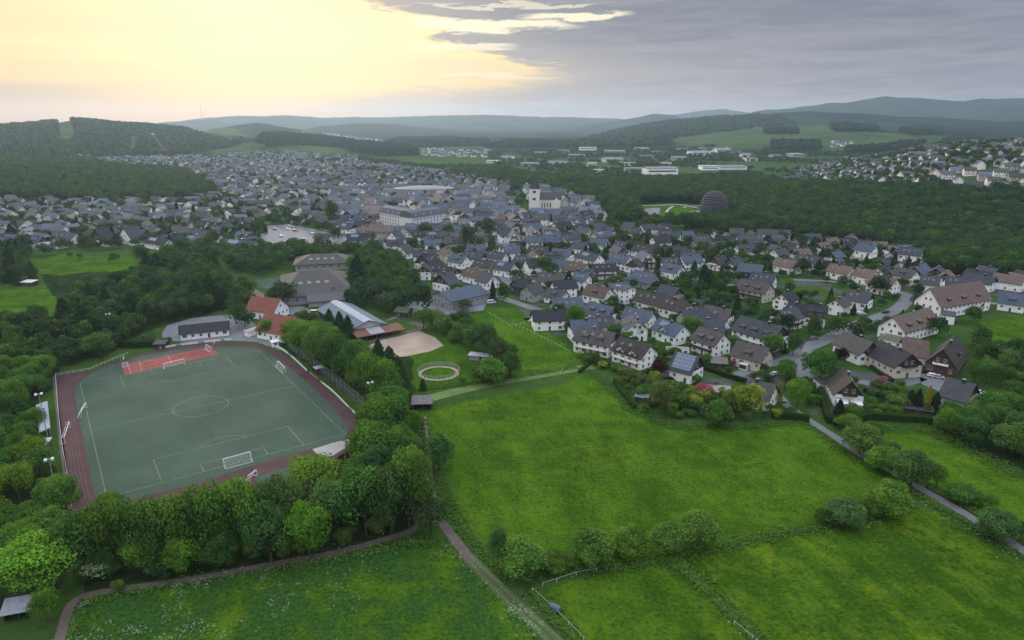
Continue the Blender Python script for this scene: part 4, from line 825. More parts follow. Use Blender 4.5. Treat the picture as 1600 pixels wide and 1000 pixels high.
def far_houses(name,label,cs):
    n=len(cs); P_=np.zeros((n,8)); rc=np.zeros((n,3)); wc=np.zeros((n,3))
    for i,c in enumerate(cs):
        a,L,Wd,hw,roof,wall=pick(c); zz=float(T(c[0],c[1])); P_[i]=(c[0],c[1],zz,a,L/2,Wd/2,hw,Wd*.4); v=rr.uniform(.85,1.15); rc[i]=[q*v for q in ROOFC[roof]]; wc[i]=[q*rr.uniform(.85,1.05) for q in WALLC[wall]]
    x,y,zz,a,hl,hd,hw,rs=P_.T; O=np.zeros(n)
    loc=[]; 
    for sx in (-1,1):
        for (yy,z_) in ((-hd,O-4),(hd,O-4),(hd,hw),(O,hw+rs),(-hd,hw)): loc.append((sx*hl,yy,z_))
    ov=.6; e=hd+ov; ze=hw-ov*.8
    for sx in (-1,1):
        for (yy,z_) in ((-e,ze+.15),(O,hw+rs+.25),(e,ze+.15)): loc.append((sx*(hl+.6),yy,z_))
    faces=[(0,1,2,4),(4,2,3),(5,9,7,6),(9,8,7),(0,4,9,5),(1,6,7,2),(10,11,14,13),(11,12,15,14)]; fc=[1]*6+[0]*2
    base=len(loc)
    wn=[(-.6,.3),(-.2,.3),(.2,.3),(.6,.3),(-.4,.72),(.4,.72)]
    for (u,v) in wn:
        for s in ((-1,-1),(1,-1),(1,1),(-1,1)): loc.append((u*hl+s[0]*.62,-hd-.05,hw*v+s[1]*.7))
    for k in range(len(wn)): faces.append((base+4*k,base+4*k+1,base+4*k+2,base+4*k+3)); fc.append(2)
    V=np.zeros((n,len(loc),3)); ca,sa=np.cos(a),np.sin(a)
    for k,(lx,ly,lz) in enumerate(loc): V[:,k,0]=x+lx*ca-ly*sa; V[:,k,1]=y+lx*sa+ly*ca; V[:,k,2]=zz+lz
    nv=len(loc); me=bpy.data.meshes.new(name); me.vertices.add(n*nv); me.vertices.foreach_set('co',V.ravel().astype('f'))
    li=np.concatenate([np.array(f) for f in faces]); ls=np.array([len(f) for f in faces]); LI=(li[None]+np.arange(n)[:,None]*nv).ravel(); 
    me.loops.add(len(LI)); me.loops.foreach_set('vertex_index',LI.astype('i')); st=np.concatenate([[0],np.cumsum(ls)[:-1]]); ST=(st[None]+np.arange(n)[:,None]*len(li)).ravel()
    me.polygons.add(n*len(faces)); me.polygons.foreach_set('loop_start',ST.astype('i')); me.update()
    col=np.ones((n,len(faces),4)); fc=np.array(fc)
    col[:,fc==1,:3]=wc[:,None]; col[:,fc==0,:3]=rc[:,None]; col[:,fc==2,:3]=.05
    at=me.attributes.new('col','FLOAT_COLOR','FACE'); at.data.foreach_set('color',col.ravel().astype('f'))
    m,nt,b=material(name+'_surface',.75,.3); g=G(nt); cc=g.attr('col','Color'); g.put(b.inputs['Base Color'],g.mix(g.noise(g.pos(),.5,3),g.mix(1.0,cc,(.75,.75,.77),'MULTIPLY'),g.mix(1.0,cc,(1.2,1.2,1.18),'MULTIPLY'))); me.materials.append(m); me.validate()
    o=bpy.data.objects.new(name,me); COL.objects.link(o); tag(o,label,'houses',kind='stuff')
rest=cands[NI:]
far_houses('town_houses','dense far part of the town with slate and grey roofs',[c for c in rest if c[5]=='town'])
far_houses('hillside_houses','white houses of the village on the slope beyond the wooded valley',[c for c in rest if c[5]=='hill'])
# far hamlets
hm=[]
for (x0,x1,y0,y1,n) in ((0,80,236,243,26),(505,600,209,221,60),(660,770,234,246,50),(1080,1160,232,240,12),(1300,1335,222,232,10),(80,150,244,250,10)):
    for _ in range(n):
        t=rr.random(); px=x0+(x1-x0)*t; py=y0+(y1-y0)*(t if x0==505 else rr.random())+rr.uniform(-1,1); q=p1(px,py); hm.append((q.x,q.y,False,px,py,'hill'))
far_houses('hamlet_houses','scattered pale houses of hamlets on the far meadows',hm)
# ---------------------------------------------------------------- tree prototypes
def leafmesh(name,C,Nrm,size,vv,mat,asp=1.0):
    n=len(C); r2=np.random.RandomState(len(name)+n); up=r2.normal(size=(n,3)); a=np.cross(Nrm,up); a/=np.linalg.norm(a,axis=1,keepdims=True)+1e-9; b=np.cross(Nrm,a); b/=np.linalg.norm(b,axis=1,keepdims=True)+1e-9
    s=size[:,None]*.5; k=r2.uniform(.55,1.0,(n,4,1)); V=np.stack([C+a*s*k[:,0],C+b*s*asp*k[:,1],C-a*s*k[:,2],C-b*s*asp*k[:,3]],1).reshape(-1,3)
    me=bpy.data.meshes.new(name); me.vertices.add(4*n); me.vertices.foreach_set('co',V.ravel().astype('f')); me.loops.add(4*n); me.loops.foreach_set('vertex_index',np.arange(4*n).astype('i')); me.polygons.add(n); me.polygons.foreach_set('loop_start',(np.arange(n)*4).astype('i')); me.update()
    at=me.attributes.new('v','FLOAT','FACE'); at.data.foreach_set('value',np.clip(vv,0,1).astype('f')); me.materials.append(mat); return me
def crown(seed,nl=42,per=120,shape='round',leaf=.05,lobe=(.13,.22),inner=500,name='crown',mat=None,z0=.10):
    r2=np.random.RandomState(seed); C=[];N_=[];V_=[]
    for i in range(nl):
        d=r2.normal(size=3); d/=np.linalg.norm(d); 
        if d[2]<-.55: d[2]*=-.6
        t=r2.uniform(.45,1)**.5
        rad=.5; zz=.5*(1-z0)
        c=np.array([d[0]*rad,d[1]*rad,d[2]*zz])*t*.80; 
        if shape=='tall': c[:2]*=np.clip(1.05-.55*max(0,c[2]/zz),.3,1)
        if shape=='wide': c[2]*=.8
        lr=r2.uniform(*lobe)*(1.0 if shape!='tall' else .8); n=int(per*(lr/.17)**2); dd=r2.normal(size=(n,3)); dd/=np.linalg.norm(dd,axis=1,keepdims=True); dd[:,2]=np.abs(dd[:,2])*r2.choice([1,1,1,-1],n)
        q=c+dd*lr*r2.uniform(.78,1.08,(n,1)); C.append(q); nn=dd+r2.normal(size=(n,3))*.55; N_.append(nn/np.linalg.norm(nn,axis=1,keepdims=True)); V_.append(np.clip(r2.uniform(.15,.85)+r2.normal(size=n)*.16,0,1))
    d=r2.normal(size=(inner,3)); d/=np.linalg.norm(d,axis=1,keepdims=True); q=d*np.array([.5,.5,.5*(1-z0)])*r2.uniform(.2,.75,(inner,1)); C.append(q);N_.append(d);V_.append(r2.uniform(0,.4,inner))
    C=np.concatenate(C);N_=np.concatenate(N_);V_=np.concatenate(V_); C[:,2]+=.5*(1+z0); C[:,2]=np.maximum(C[:,2],z0*.5)
    return leafmesh(name,C,N_,r2.uniform(.6,1.35,len(C))*leaf,V_,mat or MT['leaf'])
def conifer(seed,n=2600,leaf=.07,name='crown',mat=None,fat=1.0):
    r2=np.random.RandomState(seed); t=r2.uniform(0,1,n)**.75; tier=np.floor(t*13)/13; fr=(t*13)%1; z=.05+t*.93; R0=.62*(1-t)**.72*(.72+.40*(1-fr))*fat; a=r2.uniform(0,2*math.pi,n); lob=.82+.22*np.sin(a*5+tier*40+seed); rr_=R0*lob*r2.uniform(.55,1.0,n)+.012
    C=np.stack([rr_*np.cos(a),rr_*np.sin(a),z-rr_*.25],1); Nn=np.stack([np.cos(a)*.55,np.sin(a)*.55,.7+0*a],1)+r2.normal(size=(n,3))*.4; Nn/=np.linalg.norm(Nn,axis=1,keepdims=True)
    return leafmesh(name,C,Nn,r2.uniform(.6,1.3,n)*leaf,np.clip(.35+.5*lob-.4+r2.normal(size=n)*.15,0,1),mat or MT['leaf'],1.3)
CR={'round':[crown(s,nl=46,per=150,leaf=.046,lobe=(.11,.19)) for s in (1,2,3,4)],'wide':[crown(s,nl=44,per=130,shape='wide',leaf=.048,lobe=(.10,.18)) for s in (5,6,7)],'globe':[crown(s,nl=80,per=170,leaf=.055,lobe=(.13,.20),z0=.0,inner=1400) for s in (13,14,15)],'tall':[crown(s,nl=50,per=150,shape='tall',leaf=.042) for s in (8,9)],
 'bush':[crown(s,nl=26,per=90,leaf=.07,lobe=(.16,.26),z0=.0,inner=300) for s in (10,11,12)],'conifer':[conifer(s) for s in (1,2,3)],'cone':[conifer(s,fat=.8,n=2000) for s in (4,5)]}
def trunkmesh(seed,con=False):
    r2=random.Random(seed); m=MB(); m.bar((0,0,-.03),(.01,.0,.3),.028,n=7,r2=.02); m.bar((.01,0,.3),(0,.01,.7 if not con else .95),.02,n=6,r2=.006)
    if not con:
        for k in range(6): a=k*1.05+r2.random(); m.bar((0,0,.2+.05*k),(.3*math.cos(a),.3*math.sin(a),.45+.07*k),.011,n=5,r2=.004)
    return m.mesh('trunk',MT['bark'])
TR=[trunkmesh(1),trunkmesh(2)]; TRC=trunkmesh(3,True)
TC={'rowo':((.110,.205,.045),'globe','rounded olive-green field tree'),'rowg':((0.103,0.188,0.062),'globe','rounded greyish-green field tree'),'rowm':((.098,.210,.045),'globe','rounded fresh-green field tree'),'mid':((0.083,0.186,0.039),'round','mid-green leafy tree'),'dmid':((.068,.150,.040),'round','deep green leafy tree'),'bright':((.098,.205,.034),'round','bright green leafy tree'),'vivid':((.115,.255,.034),'round','vivid light-green tree'),'olive':((.098,.185,.036),'wide','olive-green spreading tree'),
 'dark':((.050,.108,.040),'round','dark green leafy tree'),'grey':((0.094,0.166,0.058),'wide','greyish-green leafy tree'),'purple':((0.037,0.016,0.022),'round','purple-leaved copper beech tree'),'red':((.075,.115,.045),'wide','brownish-green leafy tree'),'poplar':((0.094,0.186,0.058),'tall','slender upright green tree'),
 'con':((0.029,0.065,0.031),'conifer','dark conifer tree'),'ycon':((0.272,0.272,0.032),'cone','golden-yellow cone-shaped conifer'),'dcon':((0.022,0.052,0.026),'cone','narrow dark conifer'),'bush':((0.088,0.175,0.041),'bush','rounded green bush'),'dbush':((0.052,0.108,0.031),'bush','low dark green bush'),'ybush':((0.186,0.258,0.039),'bush','yellow-green bush'),'pbush':((0.316,0.114,0.245),'bush','pink-flowering rhododendron bush'),'wbush':((0.287,0.358,0.206),'bush','white-flowering shrub'),'gbush':((0.097,0.151,0.062),'bush','greyish-green bush')}
TREES=[] # x,y,w,h,kind
def t_px(cx,by,ty,w,kind):
    con=TC[kind][1] in('conifer','cone'); dep=math.asin(-ray(cx,by)[2]); s,c=math.sin(dep),math.cos(dep); H_=by-ty
    if kind[:3]=='row': w*=1.1
    if con: w*=1.35; hp=max((H_-w*.4*s)/c,w*1.1); gb=by-w*.4*s
    else: hp=math.sqrt(max(H_*H_-(w*s)**2,(.62*w*c)**2))/c; gb=(by+ty)/2+hp/2*c
    q=p1(cx,gb); D=q.y*ct+HC*st_; k=D/F; TREES.append((q.x,q.y,w*k,min(hp*k,w*k*3.4),kind))
for t in [(65,935,832,118,'vivid'),(485,880,785,70,'vivid'),(425,885,790,82,'dmid'),(135,900,795,88,'dmid'),(185,893,770,78,'olive'),(238,888,775,80,'dmid'),(285,884,768,78,'olive'),(330,878,752,84,'olive'),(375,870,748,80,'mid'),(225,900,830,60,'mid'),(290,900,835,62,'bright'),(345,890,830,62,'dmid'),
 (440,850,738,84,'grey'),(492,795,706,92,'olive'),(520,850,748,80,'grey'),(572,842,730,88,'mid'),(612,836,728,84,'dark'),(640,828,700,74,'dmid'),(541,752,707,32,'purple'),(585,745,655,92,'bright'),(632,735,668,70,'mid'),(602,795,700,90,'dark'),(655,800,735,52,'mid'),(615,700,617,72,'bright'),(640,690,640,48,'mid'),(580,690,625,58,'olive'),(674,840,775,66,'red'),(686,738,678,46,'dmid'),(560,790,712,80,'dmid'),
 (152,905,862,58,'wbush'),(85,792,740,52,'mid'),(172,800,768,38,'dmid'),(165,905,855,45,'dmid'),(75,975,918,45,'bright'),(185,925,905,20,'bush'),
 (465,535,495,46,'olive'),(478,555,505,52,'mid'),(505,575,510,58,'dmid'),(530,590,520,60,'dmid'),(552,605,535,62,'dmid'),(575,622,548,62,'mid'),(598,632,560,56,'bright'),(612,645,598,50,'mid'),(500,540,500,44,'mid'),(560,580,530,50,'mid'),(590,650,610,50,'bright'),
 (516,520,482,22,'con'),(532,527,486,22,'con'),(545,533,492,22,'con'),(593,592,530,32,'con'),(610,598,545,36,'con'),(623,600,560,28,'con'),
 (768,600,560,44,'rowm'),(752,598,566,30,'bush'),(661,613,596,14,'dcon'),(662,516,478,34,'grey'),(693,526,488,36,'grey'),(680,518,480,30,'grey'),(722,532,503,32,'red'),(757,562,504,56,'dark'),(780,577,526,46,'red'),(797,592,550,40,'dmid'),(735,545,512,36,'dmid'),(713,535,515,26,'bush'),(722,604,585,14,'bush'),
 (650,492,442,50,'dark'),(603,492,456,38,'red'),(588,480,440,44,'dark'),(570,472,435,46,'dark'),(615,470,440,44,'dmid'),(560,455,425,36,'con'),(555,480,450,34,'dark'),(635,470,450,30,'dmid'),(600,450,425,30,'bright'),
 (445,480,440,42,'dark'),(525,468,448,22,'dmid'),(433,480,450,30,'dmid'),(418,528,498,30,'bright'),(372,510,475,34,'dmid'),(385,515,485,28,'dmid'),
 (778,894,826,36,'poplar'),(815,910,843,66,'rowm'),(865,892,864,44,'rowo'),(925,889,825,62,'rowo'),(963,872,857,20,'bush'),(987,875,820,48,'rowm'),(1042,867,818,46,'rowo'),(1090,861,802,54,'rowo'),(900,890,870,30,'bush'),(1318,824,777,50,'rowg'),(1292,820,795,38,'dbush'),(1385,808,750,56,'rowm'),(1362,806,763,40,'rowm'),(1335,805,785,26,'red'),
 (1325,673,647,34,'rowm'),(1343,712,662,52,'rowg'),(1363,692,657,40,'dmid'),(1378,740,696,46,'rowm'),(1395,710,690,22,'red'),(1422,764,704,50,'rowg'),(1427,735,702,32,'red'),(1462,766,722,30,'olive'),(1505,788,755,42,'rowm'),(1545,797,770,32,'bright'),(1553,846,795,50,'rowg'),(1592,848,812,30,'mid'),(1575,650,612,60,'mid'),
 (1280,602,546,60,'mid'),(1245,637,590,40,'bright'),(1215,632,594,16,'ycon'),(1226,610,565,34,'dmid'),(1228,590,560,30,'dmid'),(1205,560,520,38,'dmid'),(1238,555,520,30,'dmid'),(1032,648,592,44,'red'),(1028,620,592,30,'grey'),(1122,669,627,34,'rowm'),(1168,652,600,46,'ybush'),(1140,645,605,34,'grey'),(1062,640,610,34,'dbush'),(1085,640,618,26,'ybush'),(1100,622,598,26,'pbush'),(1078,618,602,22,'ybush'),(1005,625,600,28,'bush'),(1030,592,562,26,'purple'),(1045,605,588,20,'purple'),(1025,570,555,18,'dmid'),(1118,612,598,18,'dbush'),(1090,600,585,16,'bush'),
 (1145,572,562,9,'pbush'),(1377,602,587,17,'pbush'),(1146,566,556,8,'pbush'),(1447,646,602,18,'ycon'),(1432,648,606,20,'dcon'),(1420,645,608,20,'dcon'),(1460,650,612,22,'dcon'),(1310,655,632,20,'dcon'),(1333,652,630,26,'bush'),(1400,640,615,34,'gbush'),(1545,572,532,46,'dmid'),(1590,580,556,34,'dark'),(1462,528,495,28,'dmid'),(1518,505,478,26,'mid'),(1340,532,498,30,'grey'),(1306,528,494,38,'mid'),(1372,462,430,30,'purple'),(1253,432,404,26,'purple'),(1278,430,405,15,'con'),(1432,465,443,18,'purple'),(1430,478,460,16,'purple'),(1230,520,490,26,'purple'),(1268,530,495,28,'dmid'),(1310,570,542,26,'purple'),
 (888,458,429,22,'con'),(1098,455,412,18,'con'),(1108,455,420,18,'con'),(1084,431,407,14,'con'),(1049,470,438,16,'con'),(1122,465,440,24,'purple'),(850,428,402,32,'mid'),(960,452,430,30,'bright'),(899,512,476,32,'bright'),(872,503,475,26,'dmid'),(990,530,500,34,'mid'),(1078,530,492,38,'dmid'),(1110,475,452,24,'mid'),(1022,398,380,18,'dark'),(1030,406,385,22,'dmid'),(1046,405,388,16,'purple'),(985,398,378,18,'dark'),(1020,440,428,12,'purple'),(1000,424,408,14,'red'),
 (725,565-80,470,30,'dmid'),(745,465,448,26,'dmid'),(770,472,438,12,'con'),(787,475,443,24,'mid'),(715,460,443,26,'mid'),(735,462,447,20,'dmid'),
 (640,370,350,0.1,'mid'),(520,355,316,26,'mid'),(525,378,355,20,'mid'),(500,392,368,18,'mid'),(548,405,378,22,'mid'),(765,372,342,26,'dmid'),(740,380,355,22,'dmid'),(665,378,350,22,'dmid'),(700,378,352,22,'dmid'),(730,390,353,24,'dmid'),(585,395,375,22,'dmid'),
 (180,412,395,18,'mid'),(222,412,384,26,'dmid'),(240,470,430,34,'dark'),(208,430,416,12,'dbush'),(90,452,437,14,'dbush'),(170,390,372,24,'dmid'),(135,388,368,20,'purple'),(20,380,355,20,'con'),(70,400,380,26,'red'),(125,405,395,10,'bush'),(110,402,394,10,'ybush'),(232,440,400,28,'con'),(247,432,402,24,'con'),(290,395,372,16,'purple'),(335,385,360,18,'dmid'),(415,372,352,10,'purple'),(405,365,340,14,'mid'),(210,430,416,10,'bush'),
 (330,540-60,440,34,'con'),(310,490,448,34,'con'),(350,485,455,24,'con'),(230,510,470,24,'purple'),(268,500,465,40,'grey'),(200,470,440,36,'mid'),(210,460,430,34,'mid'),(205,535,500,26,'dbush'),(232,535,520,22,'gbush'),(262,538,528,18,'dbush'),(155,530,490,40,'dark'),(135,540,500,40,'con'),(105,525,480,38,'con'),(60,540,500,38,'dmid'),(25,520,490,40,'mid'),(160,515,480,30,'mid'),(8,510,485,36,'dark')]:
    if t[3]>1: t_px(*t)
GROVE=[wpoly(p) for p in ()]
TPOS=[(a[0],a[1],a[2]) for a in TREES]
HARD=[wpoly(p) for p in ([(82,582),(140,578),(230,548),(330,530),(400,534),(445,550),(570,655),(545,695),(490,715),(430,742),(350,775),(200,806),(112,800)],[(253,520),(262,506),(360,488),(395,498),(438,532),(440,548),(330,531),(255,532)],[(560,545),(655,515),(697,541),(632,560),(598,562)],[(640,470),(765,450),(750,490),(640,495)],[(425,478),(505,488),(480,502),(415,512)],[(415,350),(550,370),(540,396),(400,390)],[(1050,588),(1120,592),(1110,612),(1050,610)],[(50,636),(90,636),(96,705),(52,712)])]+[wpoly(MEADOWS[k]) for k in MEADOWS if k!='horses']
def fill(poly,sp,w,kinds,seed,hr=(.95,1.35),avoid=True,clear=.5,lim=4000,edge=0):
    pl=wpoly(poly); r2=random.Random(seed); xs=[p[0] for p in pl]; ys=[p[1] for p in pl]; y=min(ys); n=0; j=0
    while y<max(ys):
        x=min(xs)+(j%2)*sp/2; j+=1
        while x<max(xs):
            a=x+r2.uniform(-.35,.35)*sp; b=y+r2.uniform(-.35,.35)*sp; x+=sp
            if not inpoly(np.array([a]),np.array([b]),pl)[0]: continue
            wd=r2.uniform(*w)
            if avoid and (any((a-q[0])**2+(b-q[1])**2<((wd+q[2])*.5*clear)**2 for q in TPOS) or not free(a,b,wd*.28) or any(inpoly(np.array([a]),np.array([b]),h)[0] for h in HARD) or nearroad(a,b,wd*.22)): continue
            k=r2.choice(kinds); h=wd*r2.uniform(*hr)*(1.35 if TC[k][1] in('conifer','cone') else 1); TREES.append((a,b,wd*(.85 if TC[k][1] in('conifer','cone') else 1),h,k)); TPOS.append((a,b,wd)); n+=1
        y+=sp*.87
    return n
WK=['mid','dmid','dmid','dark','olive','grey','bright']
print('w1',fill([(-30,548),(20,530),(75,545),(85,570),(78,590),(62,618),(55,642),(50,700),(68,715),(78,745),(100,770),(108,800),(118,850),(50,900),(-30,880)],7.0,(8,11),['mid','dmid','mid','olive','dmid'],1,(.8,1.15)))
print('w2',fill([(120,840),(190,838),(350,812),(440,790),(500,770),(560,740),(600,690),(645,655),(655,700),(668,760),(640,820),(500,862),(300,895),(130,915)],7.6,(8,10.5),['dmid','olive','mid'],2,(.85,1.1)))
print('w2b',fill([(120,915),(250,905),(400,880),(520,857),(640,826),(645,812),(520,838),(400,858),(250,878),(125,898)],3.6,(3.4,5.2),['bush','dbush','bush','gbush'],22,(.8,1.15),True,.25))
print('w3',fill([(440,530),(480,495),(520,530),(590,590),(640,630),(650,655),(590,625),(520,590),(460,550)],6.5,(6.5,9),WK,3,(.8,1.1)))
print('w4',fill([(100,520),(118,465),(160,458),(215,440),(235,425),(262,400),(330,388),(345,430),(400,465),(380,500),(300,497),(255,505),(230,535),(170,560),(90,580),(-30,545),(-30,500),(60,512),(110,505),(120,470)],9,(8,12),WK+['dark','con','red'],4,(.8,1.15)))
print('w5',fill([(345,395),(420,385),(540,392),(560,400),(620,405),(648,440),(660,480),(615,492),(560,478),(545,420),(460,415),(400,432),(360,425)],8.5,(7.5,11),['dmid','mid','dark','dmid','bright','mid','olive'],5,(.85,1.15)))
print('w6',fill([(-30,385),(45,392),(42,430),(60,440),(45,450),(-30,448)],8.5,(7,10),['dark','con','dmid'],6))
print('w7',fill([(1455,660),(1475,640),(1500,628),(1560,640),(1640,625),(1700,760),(1600,733),(1540,710),(1480,690)],7.5,(8,11),['dmid','mid','grey','dmid'],7,(.8,1.05)))
print('w8',fill([(1525,540),(1620,570),(1620,620),(1540,600),(1500,610),(1500,590)],7.5,(6,9),['dmid','grey','dark'],8))
print('w9',fill([(660,510),(720,500),(800,560),(812,590),(790,598),(740,560),(700,535),(665,525)],6,(5,8),['grey','red','dmid','dark'],9,(.8,1.1)))
print('g1',fill([(895,560),(960,585),(985,625),(1010,652),(1150,660),(1265,655),(1220,638),(1150,622),(1050,600),(985,585),(900,552)],4.2,(2.6,5),['bush','dbush','bush','gbush','ybush','red'],10,(.7,1.1)))
print('g2',fill([(1130,560),(1250,600),(1300,590),(1390,600),(1460,620),(1460,650),(1370,660),(1330,640),(1270,640),(1225,610),(1140,590)],5.5,(2.5,4.6),['bush','dbush','gbush','mid'],11,(.7,1.1)))
print('g3',fill([(895,545),(840,480),(1000,480),(1230,560),(1230,600),(1000,560)],8,(3.2,6),['bush','dbush','mid','dmid'],12,(.7,1.1)))
print('g4',fill([(790,400),(1440,420),(1440,520),(1230,560),(900,480),(790,450)],10,(3.6,7.5),['bush','dbush','mid','dmid','dark','con','red'],13,(.7,1.15)))
print('g5',fill([(640,395),(900,360),(1400,400),(1440,430),(800,420)],13,(4,8),['dmid','dark','mid','con','purple'],14,(.8,1.2)))
print('g6',fill([(0,318),(300,320),(620,390),(420,392),(100,392),(0,392)],15,(5,10),['dmid','dark','mid','con','purple','bright'],15,(.8,1.1)))
print('g7',fill([(1050,440),(1115,420),(1150,470),(1220,490),(1215,520),(1060,475)],13,(3.5,6),['dmid','mid','dark','bush'],16))
TREES.sort(key=lambda t:math.hypot(t[0],t[1]))
cnt={'tree':0,'con':0,'bush':0}; far_t=[]
GRP={'tree':'leafy trees among fields, gardens and the sports ground','con':'conifers among gardens and hedgerows','bush':'bushes in the gardens and hedgerows'}
for (x,y,w,h,k) in TREES:
    colr,shape,ph=TC[k]; cl_='con' if shape in('conifer','cone') else 'bush' if shape=='bush' else 'tree'
    if cnt[cl_]>=(295 if cl_=='tree' else 120 if cl_=='con' else 160): far_t.append((x,y,w,h,k)); continue
    cnt[cl_]+=1; z_=float(T(x,y)) if math.hypot(x,y)>700 else 0
    r=empty({'tree':'leafy_tree','con':'conifer_tree','bush':'bush'}[cl_],(x,y,z_),rnd.uniform(0,6.28)); v=rnd.uniform(.85,1.18); hs=rnd.uniform(-.08,.08)
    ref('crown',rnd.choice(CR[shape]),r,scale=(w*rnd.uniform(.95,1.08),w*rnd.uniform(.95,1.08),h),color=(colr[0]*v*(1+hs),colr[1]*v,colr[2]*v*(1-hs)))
    ref('trunk',TRC if cl_=='con' else rnd.choice(TR),r,scale=(w,w,h))
    tag(r,None,{'tree':'tree','con':'conifer','bush':'bush'}[cl_],GRP[cl_]); q=proj((x,y,h*.5)); reg(r,ph,q[0],q[1],cl_)
print(cnt,len(far_t))
# ---------------------------------------------------------------- scattered stuff (instances on points)
def scatter(name,label,cat,pts,scl,rz,protos,idx):
    c=bpy.data.collections.new(name+'_kinds')
    for i,(me,col) in enumerate(protos):
        o=bpy.data.objects.new('%s_kind_%02d'%(name,i),me); o.color=(*col,1); c.objects.link(o)
    me=bpy.data.meshes.new(name); me.vertices.add(len(pts)); me.vertices.foreach_set('co',np.asarray(pts,'f').ravel())
    a=me.attributes.new('scl','FLOAT_VECTOR','POINT'); a.data.foreach_set('vector',np.asarray(scl,'f').ravel())
    a=me.attributes.new('rz','FLOAT_VECTOR','POINT'); a.data.foreach_set('vector',np.stack([0*rz,0*rz,rz],1).astype('f').ravel())
    a=me.attributes.new('idx','INT','POINT'); a.data.foreach_set('value',np.asarray(idx,'i'))
    o=bpy.data.objects.new(name,me); COL.objects.link(o); tag(o,label,cat,kind='stuff')
    ng=bpy.data.node_groups.new(name,'GeometryNodeTree'); ng.interface.new_socket('Geometry',in_out='INPUT',socket_type='NodeSocketGeometry'); ng.interface.new_socket('Geometry',in_out='OUTPUT',socket_type='NodeSocketGeometry')
    N=ng.nodes; gi=N.new('NodeGroupInput'); go=N.new('NodeGroupOutput'); ip=N.new('GeometryNodeInstanceOnPoints'); ci=N.new('GeometryNodeCollectionInfo'); ci.inputs['Collection'].default_value=c; ci.inputs['Separate Children'].default_value=True; ci.inputs['Reset Children'].default_value=True
    def na(nm,t): n=N.new('GeometryNodeInputNamedAttribute'); n.data_type=t; n.inputs['Name'].default_value=nm; return n.outputs['Attribute']
    L=ng.links; L.new(gi.outputs[0],ip.inputs['Points']); L.new(ci.outputs[0],ip.inputs['Instance']); ip.inputs['Pick Instance'].default_value=True
    L.new(na('idx','INT'),ip.inputs['Instance Index']); L.new(na('rz','FLOAT_VECTOR'),ip.inputs['Rotation']); L.new(na('scl','FLOAT_VECTOR'),ip.inputs['Scale']); L.new(ip.outputs[0],go.inputs[0])
    md=o.modifiers.new('scatter','NODES'); md.node_group=ng; return o
def fol(nm,c): return foliage(nm,c,tint=False)
ML=[fol('forest_leaves_%s'%k,(TC[k][0][0]*.70,TC[k][0][1]*.66,TC[k][0][2]*.95)) for k in ('dmid','dark','mid','con','grey','olive')]
FORK={'dmid':0,'dark':1,'mid':2,'con':3,'grey':4,'olive':5}
midc=[(crown(20+i,nl=18,per=42,leaf=.10,lobe=(.16,.25),inner=60,name='crown_mid',mat=ML[[0,1,2,4,5][i]]),(1,1,1)) for i in range(5)]+[(conifer(30,n=420,leaf=.13,name='crown_con',mat=ML[3]),(1,1,1))]
farc=[(crown(40+i,nl=9,per=13,leaf=.24,lobe=(.22,.3),inner=8,name='crown_far',mat=ML[[0,1,4][i]]),(1,1,1)) for i in range(3)]+[(conifer(44,n=70,leaf=.30,name='crown_far_con',mat=ML[3]),(1,1,1))]
MK={'rowo':4,'rowg':3,'rowm':2,'dmid':0,'mid':2,'dark':1,'grey':3,'olive':4,'bright':2,'red':3,'purple':1,'con':5,'dcon':5,'bush':2,'dbush':0,'gbush':3,'ybush':4,'vivid':2,'ycon':4,'pbush':3,'wbush':3,'poplar':2}
rs=np.random.RandomState(5)
a=np.array([(t[0],t[1],t[2],t[3],MK[t[4]]) for t in far_t]).reshape(-1,5)
# denser greenery through the far town
def sample(poly,sp,hz=None,jit=.45,thr=None,seed=3):
    pl=wpoly(poly); xs=[p[0] for p in pl]; ys=[p[1] for p in pl]; X,Y=np.meshgrid(np.arange(min(xs),max(xs),sp),np.arange(min(ys),max(ys),sp*.87)); X=X.ravel();Y=Y.ravel(); r2=np.random.RandomState(seed); X=X+r2.uniform(-jit,jit,len(X))*sp;Y=Y+r2.uniform(-jit,jit,len(X))*sp
    k=inpoly(X,Y,pl)
    return X[k],Y[k]
TK=np.array([(p[0],p[1],p[2]) for p in TAKEN])
def clearof(X,Y,m):
    k=np.ones(len(X),bool)
    for i in range(0,len(X),2000):
        d=np.hypot(X[i:i+2000,None]-TK[None,:,0],Y[i:i+2000,None]-TK[None,:,1])-TK[None,:,2]; k[i:i+2000]=d.min(1)>m
    return k
def roadclear(X,Y,m):
    k=np.ones(len(X),bool)
    for i in range(0,len(X),2000):
        d=np.hypot(X[i:i+2000,None]-ROADP[None,:,0],Y[i:i+2000,None]-ROADP[None,:,1])-ROADP[None,:,2]; k[i:i+2000]=d.min(1)>m
    return k
def instr(name,label,cat,X,Y,w,h,idx,protos):
    z=T(X,Y); n=len(X); scatter(name,label,cat,np.stack([X,Y,z-.2],1),np.stack([w,w,h],1),rs.uniform(0,6.28,n),protos,idx)
X,Y=sample(TOWN[0],10); pp=projn(np.stack([X,Y,0*X],1)); g_=vnoise(X,Y,70,9); cen=(pp[:,0]>540)&(pp[:,0]<930)&(pp[:,1]>298)&(pp[:,1]<380)
k=(pp[:,1]<392)&(pp[:,0]>-20)&(pp[:,0]<1620)&(rs.uniform(size=len(X))<np.where(cen,.28,.85)); X,Y=X[k],Y[k]; k=clearof(X,Y,-1.6)&roadclear(X,Y,2.5)&(np.array([not (inpoly(X[i:i+1],Y[i:i+1],HARD[5])[0]) for i in range(len(X))])); X,Y=X[k],Y[k]
